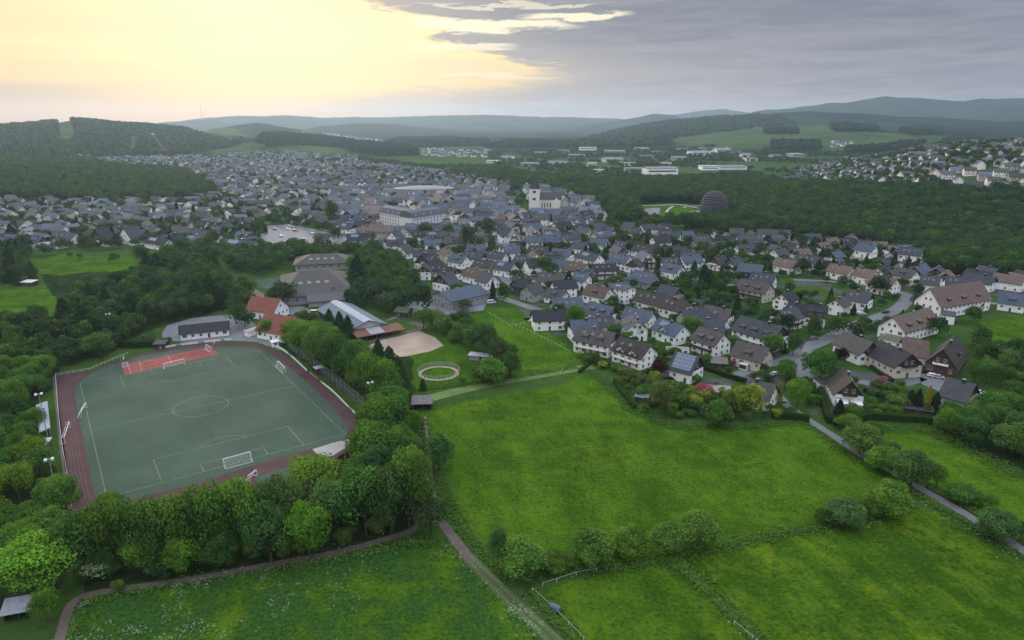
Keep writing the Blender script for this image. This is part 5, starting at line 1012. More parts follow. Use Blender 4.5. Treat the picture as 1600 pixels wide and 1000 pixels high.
n=len(X); w=rs.uniform(4.5,9,n); X=np.r_[a[:,0],X];Y=np.r_[a[:,1],Y]; ww=np.r_[a[:,2],w]; hh=np.r_[a[:,3],w*rs.uniform(.8,1.2,n)]; ii=np.r_[a[:,4],rs.choice([0,0,1,1,2,3,4,5],n)]
instr('town_trees','mixed leafy and conifer trees growing between the far town houses','trees',X,Y,ww,hh,ii,midc); print('town trees',len(X))
def forest(name,label,poly,sp,w,hr,ids,protos,seed=1,avoid=True,excl=(),thr=0):
    X,Y=sample(poly,sp,seed=seed)
    k=np.ones(len(X),bool)
    for e in excl: k&=~inpoly(X,Y,wpoly(e))
    X,Y=X[k],Y[k]
    if avoid: k=clearof(X,Y,1.5); X,Y=X[k],Y[k]
    if thr: k=vnoise(X,Y,90,seed+3)>thr; X,Y=X[k],Y[k]
    n=len(X); ww=rs.uniform(*w,n); instr(name,label,'woodland',X,Y,ww,ww*rs.uniform(*hr,n),rs.choice(ids,n),protos); print(name,n)
forest('valley_forest','dense dark green forest filling the valley below the hillside village',[(940,318),(990,300),(1150,282),(1210,294),(1250,293),(1310,293),(1400,299),(1500,304),(2100,303),(2100,452),(1560,437),(1450,428),(1442,404),(1330,379),(1200,369),(1100,364),(1010,358),(950,342)],9.6,(11.5,17),(.75,1.05),[0,0,0,1,1,2,3,4],midc,1,True,[[(985,320),(1075,317),(1100,324),(1140,330),(1142,349),(1085,352),(1050,357),(1010,354),(995,340)]])
forest('bluff_forest','dark wooded bluff on the left between two parts of the town',[(-350,247),(150,252),(160,262),(250,266),(300,276),(332,300),(290,316),(200,320),(60,314),(-350,310)],9.5,(10,14),(.9,1.2),[0,0,1,2,2,3,4,5],midc,2)
forest('meadow_belt_trees','belt of trees between the town and the industrial buildings',[(600,256),(690,262),(770,262),(830,274),(1000,283),(1180,272),(1240,292),(1150,283),(990,301),(930,318),(860,298),(800,288),(740,280),(680,262)],11,(8,12),(.7,1.0),[0,1,2,4,0],midc,3,True,[],.12)
forest('industry_trees','trees standing between the far industrial buildings',[(760,238),(1000,226),(1200,232),(1300,238),(1400,240),(1320,252),(1200,282),(1000,282),(770,262)],18,(7,11),(.6,.9),[0,1,2,0],farc,4,True,[],.40)
forest('hill_forest','conifer forest covering the long hill on the left horizon',[(-350,192),(60,187),(110,185),(150,185),(235,193),(300,207),(380,222),(320,238),(250,247),(150,247),(-350,244)],12.5,(9,12),(1.0,1.6),[3,3,1,0,2,0],farc,5,False,FARM[4:9])
forest('ridge_wood','dark conifer wood on the low ridge behind the town',[(400,222),(430,213),(520,220),(560,226),(640,232),(655,243),(600,245),(560,240),(535,231),(470,226),(420,230)],10,(9,12),(1.3,1.8),[3,3,1],farc,6,False,FARM[1:2])
forest('far_wood','long dark wood beyond the pale far field',[(600,228),(620,219),(700,217),(765,223),(760,228),(650,231)],14,(10,13),(1.2,1.6),[3,1],farc,7,False)
forest('industry_wood','row of dark conifers behind the industrial buildings',[(755,231),(800,222),(960,222),(965,229),(860,231)],13,(10,13),(1.2,1.6),[3,1],farc,8,False,FARM[9:10])
for i,pl in enumerate([[(1295,195),(1300,204),(1372,206),(1365,200),(1340,196)],[(1405,205),(1425,199),(1475,202),(1475,212),(1425,212)],[(1195,203),(1245,203),(1248,210),(1195,210)],[(1205,224),(1280,224),(1282,236),(1205,236)],[(1395,228),(1450,224),(1400,236),(1330,240),(1320,236)],[(1470,222),(1520,214),(1540,216),(1480,228)]]):
    forest('field_copse','%s copse on the far right meadow slope'%['dark rectangular','small dark','narrow','tree-lined lower','nearest','hilltop'][i],pl,12,(10,13),(1.1,1.5),[3,1,0],farc,9+i,False)
forest('slope_forest','forest covering the far hillside right of the middle',[(880,232),(930,215),(1040,192),(1110,186),(1190,182),(1250,196),(1190,198),(1110,208),(1050,217),(1040,230),(960,232)],21,(17,24),(.8,1.1),[3,1,0,3],farc,21,False,FARM[9:10])

forest('village_trees','garden trees between the white houses of the hillside village',RVILLAGE,12,(6,10),(.8,1.1),[0,0,1,2,3,4],midc,31,False,[],.22)
# ---------------------------------------------------------------- sports equipment
def goal(x1,y1,x2,y2,h=2.44,depth=1.9,label='',world=None,side=1):
    a,b=p1(x1,y1),p1(x2,y2); L=(b-a).length; c=(a+b)/2; r=empty('football_goal',c,math.atan2((b-a).y,(b-a).x)); w=L/2; t=.09
    for s in (-1,1): MB().bar((s*w,0,0),(s*w,0,h),t).obj('goal_post',MT['whitepaint'],r)
    MB().bar((-w,0,h),(w,0,h),t).obj('crossbar',MT['whitepaint'],r)
    d=depth*side; n=MB()
    for s in (-1,1): n.bar((s*w,0,h-.05),(s*w,d*.45,h-.1),.04).bar((s*w,d*.45,h-.1),(s*w,d,.06),.04).bar((s*w,0,.06),(s*w,d,.06),.05)
    n.bar((-w,d,.06),(w,d,.06),.06); n.obj('stay',MT['whitepaint'],r)
    g=MB(); st=.35; nx=int(L/st)
    for i in range(nx+1): x=-w+L*i/nx; g.bar((x,d*.45,h-.1),(x,d,.06),.012,n=3).bar((x,0,h),(x,d*.45,h-.1),.012,n=3)
    for k in range(8): f=k/7; g.bar((-w,d*(.45+.55*f),(h-.1)*(1-f)+.06*f),(w,d*(.45+.55*f),(h-.1)*(1-f)+.06*f),.012,n=3)
    g.obj('net',MT['whitepaint'],r); tag(r,label,'goal')
goal(350,729,392,717.5,label='largest white goal on the near end of the pitch',side=-1)
goal(257,577,289,569,label='white goal at the far end in front of the red court',side=1)
goal(128,652,136,637,2.0,1.3,'small white goal at the left touchline near the centre',side=1)
goal(102,693,110,668,2.2,1.5,'white goal pushed onto the left straight of the running track',side=1)
goal(446,582,435,571,2.0,1.3,'small white goal at the right touchline',side=1)
goal(391,752,402,744,2.0,1.4,'small goal half hidden behind the near trees',side=1)
goal(192,575,200,573.5,2.1,1.0,'small white-framed goal at left end of red court',side=1)
goal(330,549,323,545,2.1,1.0,'small white-framed goal at right end of red court',side=1)
def backboard(px,py,lab):
    c=p1(px,py); r=empty('basketball_hoop',c,R(20)); MB().bar((0,0,0),(0,0,3),.1).bar((0,0,3),(.9,0,3.3),.07).obj('pole',MT['metal'],r); MB().box(.9,.98,-.9,.9,2.8,3.9).obj('backboard',MT['whitepaint'],r)
    m=MB(); 
    for i in range(10): a0=i*.628;a1=a0+.628; m.bar((1.25+.23*math.cos(a0),.23*math.sin(a0),3.05),(1.25+.23*math.cos(a1),.23*math.sin(a1),3.05),.02,n=4)
    m.obj('hoop',MT['court'],r); tag(r,lab,'basketball hoop')
backboard(191,572,'basketball hoop at left end of the red ball court'); backboard(333,546,'basketball hoop at right end of the red ball court')
def floodlight(px,py,ty,lab,n=2):
    c=p1(px,py); k=(500-ty)/F; h=min(HC+c.y*(k*ct-st_)/(ct+k*st_),18); r=empty('floodlight',c,R(30)); MB().bar((0,0,0),(0,0,h),.16,r2=.09,n=8).obj('mast',MT['metal'],r)
    MB().box(-1.1,1.1,-.08,.08,h,h+.14).obj('cross_arm',MT['metal'],r)
    for s in ((-.75,.75) if n==2 else (0,)): MB().prism([(-.45,h-.25),(.35,h-.05),(.35,h+.35),(-.45,h+.15)],s-.34,s+.34).obj('lamp_head',MT['frame'],r)
    tag(r,lab,'floodlight')
floodlight(174,524,491,'floodlight mast on the grass left of the clubhouse')
floodlight(76,690,616,'floodlight mast beside the blue-grey stand roof')
floodlight(92,790,718,'nearest left floodlight mast rising from the trees')
floodlight(504,572,533,'floodlight mast beyond the far right corner of the track'); floodlight(581,640,598,'floodlight mast among trees near the right bend of the track')
# railings, boards, fences
def fence(name,pts,h,mat,label,cat='fence',gap=3.0,rails=(1.0,),pr=.05,rr_=.03,group=None,mesh=False,cap=95):
    q=P([a for a,b in pts],[b for a,b in pts]); line=[Vector((a[0],a[1],a[2] if math.hypot(a[0],a[1])>700 else 0)) for a in q]; tot=sum((line[i+1]-line[i]).length for i in range(len(line)-1)); gap=max(gap,tot/cap)
    r=empty(name,line[0]); o0=line[0]; pos=[];
    for i in range(len(line)-1):
        d=line[i+1]-line[i]; n=max(1,int(d.length/gap))
        for k in range(n): pos.append(line[i]+d*k/n)
    pos.append(line[-1]); pm=MB().bar((0,0,0),(0,0,h),pr,n=5).mesh('post',mat)
    for p_ in pos: ref('post',pm,r,tuple(p_-o0))
    for f in rails:
        m=MB()
        for i in range(len(pos)-1): m.bar(pos[i]-o0+Vector((0,0,h*f)),pos[i+1]-o0+Vector((0,0,h*f)),rr_,n=4)
        m.obj('rail',mat,r)
    if mesh:
        m=MB()
        for i in range(len(pos)-1):
            a,b=pos[i]-o0,pos[i+1]-o0; n=int((b-a).length/.7)
            for k in range(n): m.bar(a+(b-a)*k/n,a+(b-a)*k/n+Vector((0,0,h)),.02,n=3)
            for k in range(7): z_=Vector((0,0,h*(k+.5)/7.5)); m.bar(a+z_,b+z_,.015,n=3)
        m.obj('wire_mesh',MT['metal'],r)
    tag(r,label,cat,group)
WP=MT['whitepaint']; WD=MT['wood']
fence('railing',[(87,588),(92,650),(98,700),(105,740),(113,796)],1.1,WP,'long white railing along the left side of the running track','railing',2.5,(1.0,.55))
fence('railing',[(87,588),(115,583),(140,579),(170,566),(200,554)],1.1,WP,'white railing round the far left corner of the running track','railing',2.0,(1.0,.5),.04)
fence('chain_link_fence',[(447,541),(480,566),(520,598),(560,632),(572,645)],4.5,MT['metal'],'tall wire mesh fence between the track and the tree row','fence',4,(1.0,.5),.06,.03,None,True)
def boards(pts,h,mat,label,n):
    q=P([a for a,b in pts],[b for a,b in pts]); line=[Vector((a[0],a[1],0)) for a in q]; r=empty('perimeter_boards',line[0]); o0=line[0]; sl=smoothline([tuple(v) for v in line],4)
    for i in range(len(sl)-1):
        a,b=sl[i]-o0,sl[i+1]-o0; d=(b-a); l=d.length; m=MB().box(0.03,l-.03,-.03,.03,.12,h); m.obj('board',mat if i%n else MT['metal'],r,loc=a,rot=(0,0,math.atan2(d.y,d.x)))
    tag(r,label,'perimeter boards')
boards([(423,541),(437,545),(455,558),(480,581)],1.1,WP,'white perimeter boards along the far right bend of the track',7)
boards([(484,584),(497,594)],1.1,simple('pale_red_board',(.35,.17,.16),.6),'short reddish boards beside the track between the white ones',9)
boards([(500,597),(520,613),(545,638),(563,655)],1.0,WP,'white boards along the right straight of the track',8)
boards([(249,546),(275,541),(310,537),(345,533),(362,532)],1.0,WP,'white perimeter boards in front of the clubhouse',4)
# pen
def pen():
    c=p1(685.5,583); e=p1(718,583); rad=(e-c).length; r=empty('round_pen',c); pm=MB().bar((0,0,0),(0,0,2.0),.07,n=5).mesh('post',WD); n=26
    for i in range(n): a=2*math.pi*i/n; ref('post',pm,r,(rad*math.cos(a),rad*math.sin(a),0))
    for z_ in (.5,1.0,1.5,1.95):
        m=MB()
        for i in range(n): a0=2*math.pi*i/n;a1=2*math.pi*(i+1)/n; m.bar((rad*math.cos(a0),rad*math.sin(a0),z_),(rad*math.cos(a1),rad*math.sin(a1),z_),.05,n=4)
        m.obj('rail',MT['metal'],r)
    tag(r,'round horse pen with grey rail fence on the paddock','horse pen')
    m=MB(); m.add([(c.x+rad*.99*math.cos(t),c.y+rad*.99*math.sin(t),.008) for t in np.linspace(0,2*math.pi,41)[:-1]]+[(c.x+rad*.82*math.cos(t),c.y+rad*.80*math.sin(t),.008) for t in np.linspace(0,2*math.pi,41)[:-1]],[(i,(i+1)%40,40+(i+1)%40,40+i) for i in range(40)]); tag(m.obj('pen_sand_ring',MT['sand']),kind='structure')
pen()
fence('meadow_fence',[(662,636),(720,626),(790,612),(860,600),(925,578)],1.2,WD,'thin post fence along the far edge of the central meadow',gap=4,rails=(.95,.5),rr_=.012)
fence('meadow_fence',[(640,612),(700,604),(760,594),(830,582),(900,572)],1.2,WD,'post fence between the horse paddock and the mown strip',gap=4,rails=(.95,),rr_=.012)
fence('meadow_fence',[(800,507),(830,520),(868,540),(890,552)],1.2,WP,'pale fence line down the upper horse paddock',gap=3,rails=(.9,),rr_=.025,pr=.035)
fence('meadow_fence',[(762,490),(800,512),(845,498)],1.2,WP,'pale fence across the upper horse paddock',gap=3,rails=(.9,),rr_=.025,pr=.035)
fence('meadow_fence',[(700,755),(712,790),(735,830),(766,870)],1.3,WD,'wire fence along the near left edge of the central meadow',gap=4,rails=(.95,.5),rr_=.02)
fence('white_tape_fence',[(912,1002),(888,978),(860,950),(832,925)],1.1,WP,'white tape fence running diagonally beside the grass track',gap=4,rails=(.95,),rr_=.022)
fence('white_tape_fence',[(848,917),(870,910),(900,900),(932,894)],1.1,WP,'white tape fence curving along the south paddock top edge',gap=4,rails=(.95,),rr_=.022)
fence('white_tape_fence',[(1147,977),(1175,1000),(1200,1022)],1.1,WP,'short white tape fence at the bottom edge of the photo',gap=4,rails=(.95,),rr_=.022)
fence('meadow_fence',[(925,578),(945,598),(975,625),(1000,648)],1.1,WD,'garden fence between the meadow and the first houses',gap=3,rails=(.95,.5),rr_=.02)
fence('meadow_fence',[(122,955),(128,950),(140,945)],1.2,MT['metal'],'short grey field gate fence beside the gravel path bend',gap=2,rails=(.95,.5),rr_=.04)
fence('meadow_fence',[(1210,838),(1300,822),(1380,812),(1440,790)],1.1,WD,'low post fence below the right hedgerow bushes',gap=5,rails=(.9,),rr_=.015)
# sheds
def shed(px,py,w,d,h,rz,col,label,name='shed',wallc='timber',open_=False,rise=.8,ov=.5,mat=None):
    c=p1(px,py); r=empty(name,c,rz)
    if open_:
        for sx in (-1,0,1): MB().bar((sx*(w/2-.1),-d/2+.1,0),(sx*(w/2-.1),-d/2+.1,h),.1).obj('post',WD,r)
        MB().box(-w/2,w/2,d/2-.12,d/2,0,h).box(-w/2,-w/2+.12,-d/2,d/2-.12,0,h).box(w/2-.12,w/2,-d/2,d/2-.12,0,h).obj('wall',MT['timber'],r,WALLC[wallc])
    else:
        MB().box(-w/2,w/2,-d/2,d/2,0,h).obj('wall',MT['timber'],r,WALLC[wallc]); ref('door',DOOR,r,(0,-d/2-.01,0))
    MB().prism([(-d/2-ov,h-.1),(d/2+ov,h+rise),(d/2+ov,h+rise+.14),(-d/2-ov,h+.04)],-w/2-ov,w/2+ov).obj('roof',mat or MT['roof'],r,col); tag(r,label,'shed')
shed(660,637,6.5,5,2.6,R(4),(.13,.125,.13),'weathered timber field hut with grey roof at the meadow corner','field_hut',open_=True)
def stand():
    a,b=p1(64,688),p1(82,684); c,d=p1(77,641),p1(58,644); q=[a,b,c,d]; r=empty('stand_shelter',a); 
    hs=[2.6,3.4,3.4,2.6]; m=MB(); V=[]; 
    for t in (0,.15):
        for p_,h_ in zip(q,hs): w=p_-a; V.append((w.x,w.y,h_+t))
    m.add(V,[(3,2,1,0),(4,5,6,7),(0,1,5,4),(1,2,6,5),(2,3,7,6),(3,0,4,7)]); m.obj('roof',MT['roof'],r,(.30,.34,.39))
    for p_,h_ in zip(q,hs): w=p_-a; MB().bar((w.x*.94,w.y*.94,0),(w.x*.94,w.y*.94,h_),.12).obj('post',MT['metal'],r)
    w0,w1=(a-a),(d-a); bk=MB(); bk.add([(.1,0,0),(w1.x+.1,w1.y,0),(w1.x+.1,w1.y,2.58),(.1,0,2.58),(.25,0,0),(w1.x+.25,w1.y,0),(w1.x+.25,w1.y,2.58),(.25,0,2.58)],[(0,1,2,3),(7,6,5,4),(0,4,5,1),(1,5,6,2),(2,6,7,3),(3,7,4,0)]); bk.obj('wall',MT['timber'],r,WALLC['timber'])
    tag(r,'spectator shelter with long pale blue-grey roof left of the track','shelter')
stand()
shed(70,699,2.4,3.5,1.8,R(15),(.45,.46,.47),'small white-topped ticket hut in front of the stand shelter','ticket_hut',wallc='brickred',rise=.3)
shed(34,960,5.2,3.2,1.9,R(18),(.24,.26,.30),'low tin-roofed hut under the big tree at bottom left','field_hut',rise=1.0,open_=True); 
shed(47,446,7,5,2.6,R(-8),(.55,.56,.58),'small dark shed with white roof between the west meadows','field_shed',rise=.3); shed(24,428,7,5,2.6,R(5),(.22,.24,.27),'grey-roofed shed half hidden in trees left of the white-roofed one','field_shed',rise=.4)
shed(323,437,7,6,2.6,R(15),(.30,.28,.24),'small hut with beige roof beside the lane behind the conifers','garden_hut',rise=.4); shed(252,543,4.5,4,2.3,R(5),(.06,.055,.055),'small dark brown hut left of the clubhouse boards','garden_hut',rise=.5)
shed(1004,627,4,3.5,2.3,R(-30),(.20,.23,.27),'small grey-blue garden shed at the meadow corner hedge','garden_shed',rise=.6); shed(1431,645,9,5,2.2,R(-25),(.05,.05,.055),'low dark-roofed garden shed before the golden conifer','garden_shed',rise=.7)
shed(1123,573,6,5,2.4,R(-12),(.13,.12,.115),'brown-roofed garden shed near the pink bush','garden_shed',rise=.8); shed(1122,618,8,6,2.6,R(-10),(.26,.25,.24),'flat pale garage left of the slate-roofed house','garage',wallc='white',rise=.1); shed(1058,556,9,7,2.8,R(-12),(.24,.22,.20),'white-rimmed flat garage below the dormer house','garage',wallc='white',rise=.1)
shed(1290,605,7,6,2.6,R(5),(.10,.10,.11),'dark flat garage left of the awning house','garage',wallc='white',rise=.1); shed(1552,640,8,6,2.5,R(-20),(.19,.12,.09),'reddish-brown flat carport beside the white van','carport',rise=.1); shed(960,510,7,6,2.4,R(-10),(.12,.12,.13),'grey garage behind the double-dormer blue roof','garage',wallc='grey',rise=.1)
shed(498,602-20,2.5,2,2.2,R(40),(.5,.5,.5),'small white kiosk beside the track boards','kiosk',wallc='dark',rise=.1); shed(430,541,2.8,2.4,2.4,R(30),(.7,.7,.72),'small white ticket booth at the far right track bend','kiosk',wallc='white',rise=.1)
shed(398,522,9,3,2.6,R(60),(.34,.34,.33),'row of pale containers beside the clubhouse yard','container',wallc='white',rise=.05)
shed(752,562,10,3,2.2,R(-15),(.55,.57,.6),'low white-sheeted store among trees beside the round pen','store_shed',wallc='grey',rise=.2)
def trough():
    c=p1(868,955); r=empty('water_trough',c,R(-35)); m=MB(); m.prism([(-.6,.35),(-.45,.15),(.45,.15),(.6,.35),(.6,1.2),(.35,1.5),(-.35,1.5),(-.6,1.2)],-1.1,1.1).obj('tank',simple('dark_tank',(.10,.12,.15),.5,.1),r)
    for s in (-.7,.7): MB().bar((s,-.75,.32),(s,-.55,.32),.32,n=10).obj('wheel',MT['rubber'],r); MB().bar((s,.55,.32),(s,.75,.32),.32,n=10).obj('wheel',MT['rubber'],r)
    tag(r,'grey water trough tank beside the white tape fence','water tank')
trough()
def woodpile():
    c=p1(843,878); r=empty('log_pile',c,R(60)); m=MB()
    for k in range(4):
        for j in range(5-k): m.bar((-2,(j-(4-k)/2)*.45,.22+.38*k),(2,(j-(4-k)/2)*.45,.22+.38*k),.22,n=7)
    m.obj('logs',WD,r); MB().prism([(-1.3,1.75),(0,1.95),(1.3,1.75),(1.3,1.82),(0,2.02),(-1.3,1.82)],-2.2,2.2).obj('cover',MT['wood'],r); tag(r,'covered log pile in the hedgerow beside the large bush','log pile')
woodpile()
# radio mast on the horizon
def mast():
    c=p1(316,187.5); k=c.length/F; h=20*k; r=empty('radio_mast',c); MB().bar((0,0,-5),(0,0,h),3.2,r2=1.2,n=6).obj('mast',MT['metal'],r)
    for f in (.35,.6,.8): MB().bar((0,0,h*f),(0,0,h*f+5),4,n=8).obj('platform',MT['metal'],r)
    tag(r,'thin radio mast on the far hill at the left horizon','mast')
mast()
def jump():
    c=p1(356,222); k=c.length/F; r=empty('arched_chairlift_frame',c); m=MB()
    for s in (-1,1):
        pr=None
        for i in range(9):
            t=i/8*math.pi; p_=(s*2.4*k+2.2*k*math.cos(t),0,4.5*k*math.sin(t)); 
            if pr: m.bar(pr,p_,.35*k,n=5)
            pr=p_
    m.obj('arch',WP,r); tag(r,'small white double arch structure on the far left slope','structure')
jump()
def lodge(px,py,w,lab):
    c=p1(px,py); k=c.length/F; r=empty('hill_lodge',c); MB().box(-w*k/2,w*k/2,-8,8,-6,1.8*k).obj('wall',MT['plaster'],r,WALLC['white']); MB().prism([(-9,1.8*k+.01),(9,1.8*k+.01),(0,3.0*k)],-w*k/2-1,w*k/2+1).obj('roof',MT['roof'],r,ROOFC['slate']); tag(r,lab,'building')
lodge(237,210,10,'pale lodge between the two ski pistes on the left hill')
# ---------------------------------------------------------------- cars
def car_proto(van=False):
    L,Wd=(4.9,1.95) if van else (4.3,1.8); h1,h2=(1.05,1.95) if van else (.85,1.42)
    prof=[(-L/2,.3),(L/2,.3),(L/2,h1*.8),(L/2-.15,h1),(L/2-(.9 if not van else .5),h1+.05),(L/2-(1.7 if not van else 1.2),h2),(-L/2+(.7 if not van else .15),h2),(-L/2+.1,h1+.1),(-L/2,h1*.8)]
    b=MB(); b.prism([(x,z) for x,z in prof[:5]+[(-L/2+.1,h1+.1)]+prof[8:]],-Wd/2,Wd/2,0,'y'); b.prism([(L/2-(.9 if not van else .5),h1+.051),(L/2-(1.7 if not van else 1.2),h2),(-L/2+(.7 if not van else .15),h2),(-L/2+.1,h1+.101)],-Wd/2+.14,Wd/2-.14,0,'y'); body=b.mesh('body',MT['carpaint'])
    g=MB(); fx,tx,bx,ex=L/2-(.9 if not van else .5),L/2-(1.7 if not van else 1.2),-L/2+(.7 if not van else .15),-L/2+.1
    for s in (-1,1): y=s*(Wd/2-.13); g.add([(fx-.25,y,h1+.12),(tx+.05,y,h2-.1),(bx+.1,y,h2-.1),(ex+.3,y,h1+.15)],[(0,1,2,3)])
    d=.012; g.add([(fx+.02,-Wd/2+.25,h1+.1),(fx+.02,Wd/2-.25,h1+.1),(tx+.04,Wd/2-.3,h2-.05),(tx+.04,-Wd/2+.3,h2-.05)],[(0,1,2,3)]); g.add([(ex-.01,-Wd/2+.25,h1+.16),(ex-.01,Wd/2-.25,h1+.16),(bx-.03,Wd/2-.3,h2-.06),(bx-.03,-Wd/2+.3,h2-.06)],[(0,1,2,3)]); glass=g.mesh('car_window',MT['carglass'])
    wh=MB().bar((0,-.11,0),(0,.11,0),.32,n=12).mesh('wheel',MT['rubber']); hl=MB().box(-.04,.03,-.18,.18,-.07,.07).mesh('headlight',MT['glass'])
    return body,glass,wh,hl,L,Wd,h1
m,nt,b=material('car_paint',.45,.3); g=G(nt); g.put(b.inputs['Base Color'],g.ocol()); MT['carpaint']=m
CP=[car_proto(),car_proto(True)]
CC={'white':(.72,.73,.75),'silver':(.42,.44,.46),'black':(.02,.02,.025),'dark blue':(.03,.05,.10),'red':(.32,.03,.02),'grey':(.16,.17,.18)}
CARS=[(833,503,'white',-15,0),(826,500,'black',-15,0),(1384,489,'black',30,0),(1357,503,'black',28,0),(1347,492,'silver',10,0),(1343,490,'white',10,0),(1272,530,'grey',25,0),(1458,589,'white',-25,0),(1466,591,'silver',-25,0),(1445,583,'black',-20,0),(1529,615,'silver',-28,0),(1537,621,'white',-28,0),(1543,626,'silver',-28,0),(1524,610,'dark blue',-28,0),(1506,608,'white',-20,0),(1588,640,'white',-10,1),(768,474,'white',15,1),(1056,560,'white',-60,0),(880,505,'dark blue',-20,0),(935,513,'dark blue',-15,0),(1330,468,'white',0,0),(1399,465,'red',40,0),(1403,462,'black',40,0),
 (1138,455,'red',10,0),(1132,470,'white',10,0),(1130,462,'silver',10,0),(1122,427,'red',5,0),(1142,434,'red',5,0),(826,424,'red',10,0),(505,493,'silver',10,0),(493,490,'grey',0,1),(439,495,'white',10,0),(445,502,'silver',-10,0),(452,354,'white',-8,0),(450,359,'white',-8,0),(489,366,'silver',-8,0),(500,368,'white',-8,0),(475,375,'black',0,0),(557,377,'white',5,0),(461,361,'red',-8,0),(520,373,'silver',-8,0),(430,359,'dark blue',-8,0),(510,383,'white',-5,0),(495,387,'grey',-5,0),(440,370,'silver',0,0),(630,375,'white',0,0),(1070,325,'white',0,0),(1010,335,'white',0,0),(1322,600,'black',0,0),(1278,603,'black',5,0),(1050,582,'silver',-20,0),(1230,578,'dark blue',50,0),(1212,586,'silver',20,0),(455,496,'dark blue',-10,0)]
for (px,py,cn,rz,van) in CARS:
    body,glass,wh,hl,L,Wd,h1=CP[van]; c=p1(px,py); c.z=(float(T(c.x,c.y)) if c.length>700 else 0)+.03; r=empty('parked_van' if van else 'parked_car',c,R(rz)); ref('body',body,r,color=CC[cn]); ref('car_window',glass,r)
    for sx in (-1,1):
        for sy in (-1,1): ref('wheel',wh,r,(sx*L*.31,sy*(Wd/2-.08),.32))
    for sy in (-1,1): ref('headlight',hl,r,(L/2+.01,sy*Wd*.36,h1*.72))
    tag(r,None,'van' if van else 'car','cars parked along streets and yards'); reg(r,'%s parked %s'%(cn,'van' if van else 'car'),px,py,'car')
LM.append(('white horse van',768,474)) if 0 else None
# ---------------------------------------------------------------- person walking on the grass track
def person():
    c=p1(816,938); r=empty('person',c,R(35)); J=[(0,0,.95),(0,0,1.15),(0,0,1.38),(0,0,1.50),(0,.02,1.66),(-.19,0,1.40),(-.24,-.06,1.12),(-.23,-.16,.90),(.19,0,1.40),(.25,.04,1.12),(.24,.10,.88),(-.09,-.02,.9),(-.10,-.14,.50),(-.10,-.10,.08),(-.10,-.24,.04),(.09,.02,.9),(.10,.06,.50),(.10,.24,.12),(.10,.14,.05)]
    Rr=[.15,.13,.16,.065,.10,.07,.05,.035,.07,.05,.035,.10,.065,.045,.04,.10,.065,.045,.04]; E_=[(0,1),(1,2),(2,3),(3,4),(2,5),(5,6),(6,7),(2,8),(8,9),(9,10),(0,11),(11,12),(12,13),(13,14),(0,15),(15,16),(16,17),(17,18)]
    me=bpy.data.meshes.new('body'); me.from_pydata(J,E_,[]); o=bpy.data.objects.new('body',me); COL.objects.link(o); o.parent=r; md=o.modifiers.new('s','SKIN'); 
    for v,q in zip(me.skin_vertices[0].data if me.skin_vertices else [],Rr): v.radius=(q,q)
    if not me.skin_vertices:
        bm=bmesh.new(); bm.from_mesh(me); ly=bm.verts.layers.skin.verify(); bm.verts.ensure_lookup_table()
        for v,q in zip(bm.verts,Rr): v[ly].radius=(q,q)
        bm.verts[0][ly].use_root=True; bm.to_mesh(me); bm.free()
    o.modifiers.new('u','SUBSURF').levels=1; m,nt,b=material('clothes_and_skin',.8,.2); g=G(nt); sp=g.nd('ShaderNodeSeparateXYZ'); g.put(sp.inputs[0],g.objc()); z_=sp.outputs[2]
    cc=g.mix(g.M('GREATER_THAN',z_,.93),(.10,.11,.13),(.012,.012,.016)); cc=g.mix(g.M('GREATER_THAN',z_,1.52),cc,(.40,.25,.18)); g.put(b.inputs['Base Color'],cc); me.materials.append(m)
    hm=bpy.data.meshes.new('hair'); bm=bmesh.new(); bmesh.ops.create_icosphere(bm,subdivisions=2,radius=.118); 
    for v in bm.verts: v.co=Vector((v.co.x,v.co.y*1.05+.02,v.co.z*.85+1.72))
    bm.to_mesh(hm); bm.free(); hm.materials.append(MT['dark']); ref('hair',hm,r)
    tag(r,'person in dark clothes walking on the grass track beside the tape fence','person')
person()
# ---------------------------------------------------------------- garden hedges
def hedge(pts,w,h,col,label):
    q=P([a for a,b in pts],[b for a,b in pts]); r2=np.random.RandomState(int(pts[0][0])); C=[];N_=[]
    for i in range(len(q)-1):
        a,b=q[i],q[i+1]; L=np.linalg.norm(b-a); n=int(L*55); d=(b-a)/L; nn=np.array([-d[1],d[0],0]); t=r2.uniform(0,1,n); s=r2.uniform(-1,1,n); z_=r2.uniform(0,1,n); top=r2.uniform(size=n)<.45
        s=np.where(top,s,np.sign(s)*r2.uniform(.8,1.05,n)); z_=np.where(top,r2.uniform(.88,1.07,n),z_); C.append(a+(b-a)*t[:,None]+nn*(s*w/2)[:,None]+np.array([0,0,1])*(z_*h)[:,None]); v=nn*np.where(top,0,s)[:,None]+np.array([0,0,1])*np.where(top,1,.2)[:,None]+r2.normal(size=(n,3))*.4; N_.append(v/np.linalg.norm(v,axis=1,keepdims=True))
    C=np.concatenate(C);N_=np.concatenate(N_); C[:,2]=np.maximum(C[:,2],.05); o0=q[0]; me=leafmesh('foliage',C-o0,N_,r2.uniform(.25,.5,len(C)),r2.uniform(.1,.7,len(C)),MT['leaf'])
    r=empty('hedge',Vector(o0)); ref('foliage',me,r,color=col)
    m=MB(); 
    for i in range(len(q)-1):
        a,b=Vector(q[i]-o0),Vector(q[i+1]-o0); d=(b-a).normalized(); nn=Vector((-d.y,d.x,0))*w*.38; m.add([a-nn,b-nn,b+nn,a+nn]+[v+Vector((0,0,h*.85)) for v in (a-nn,b-nn,b+nn,a+nn)],[(4,5,6,7),(0,1,5,4),(1,2,6,5),(2,3,7,6),(3,0,4,7)])
    m.obj('branches',MT['leaf'],r,color=col); tag(r,label,'hedge','clipped garden hedges')
HG=(.045,.095,.022); HD=(.030,.065,.020)
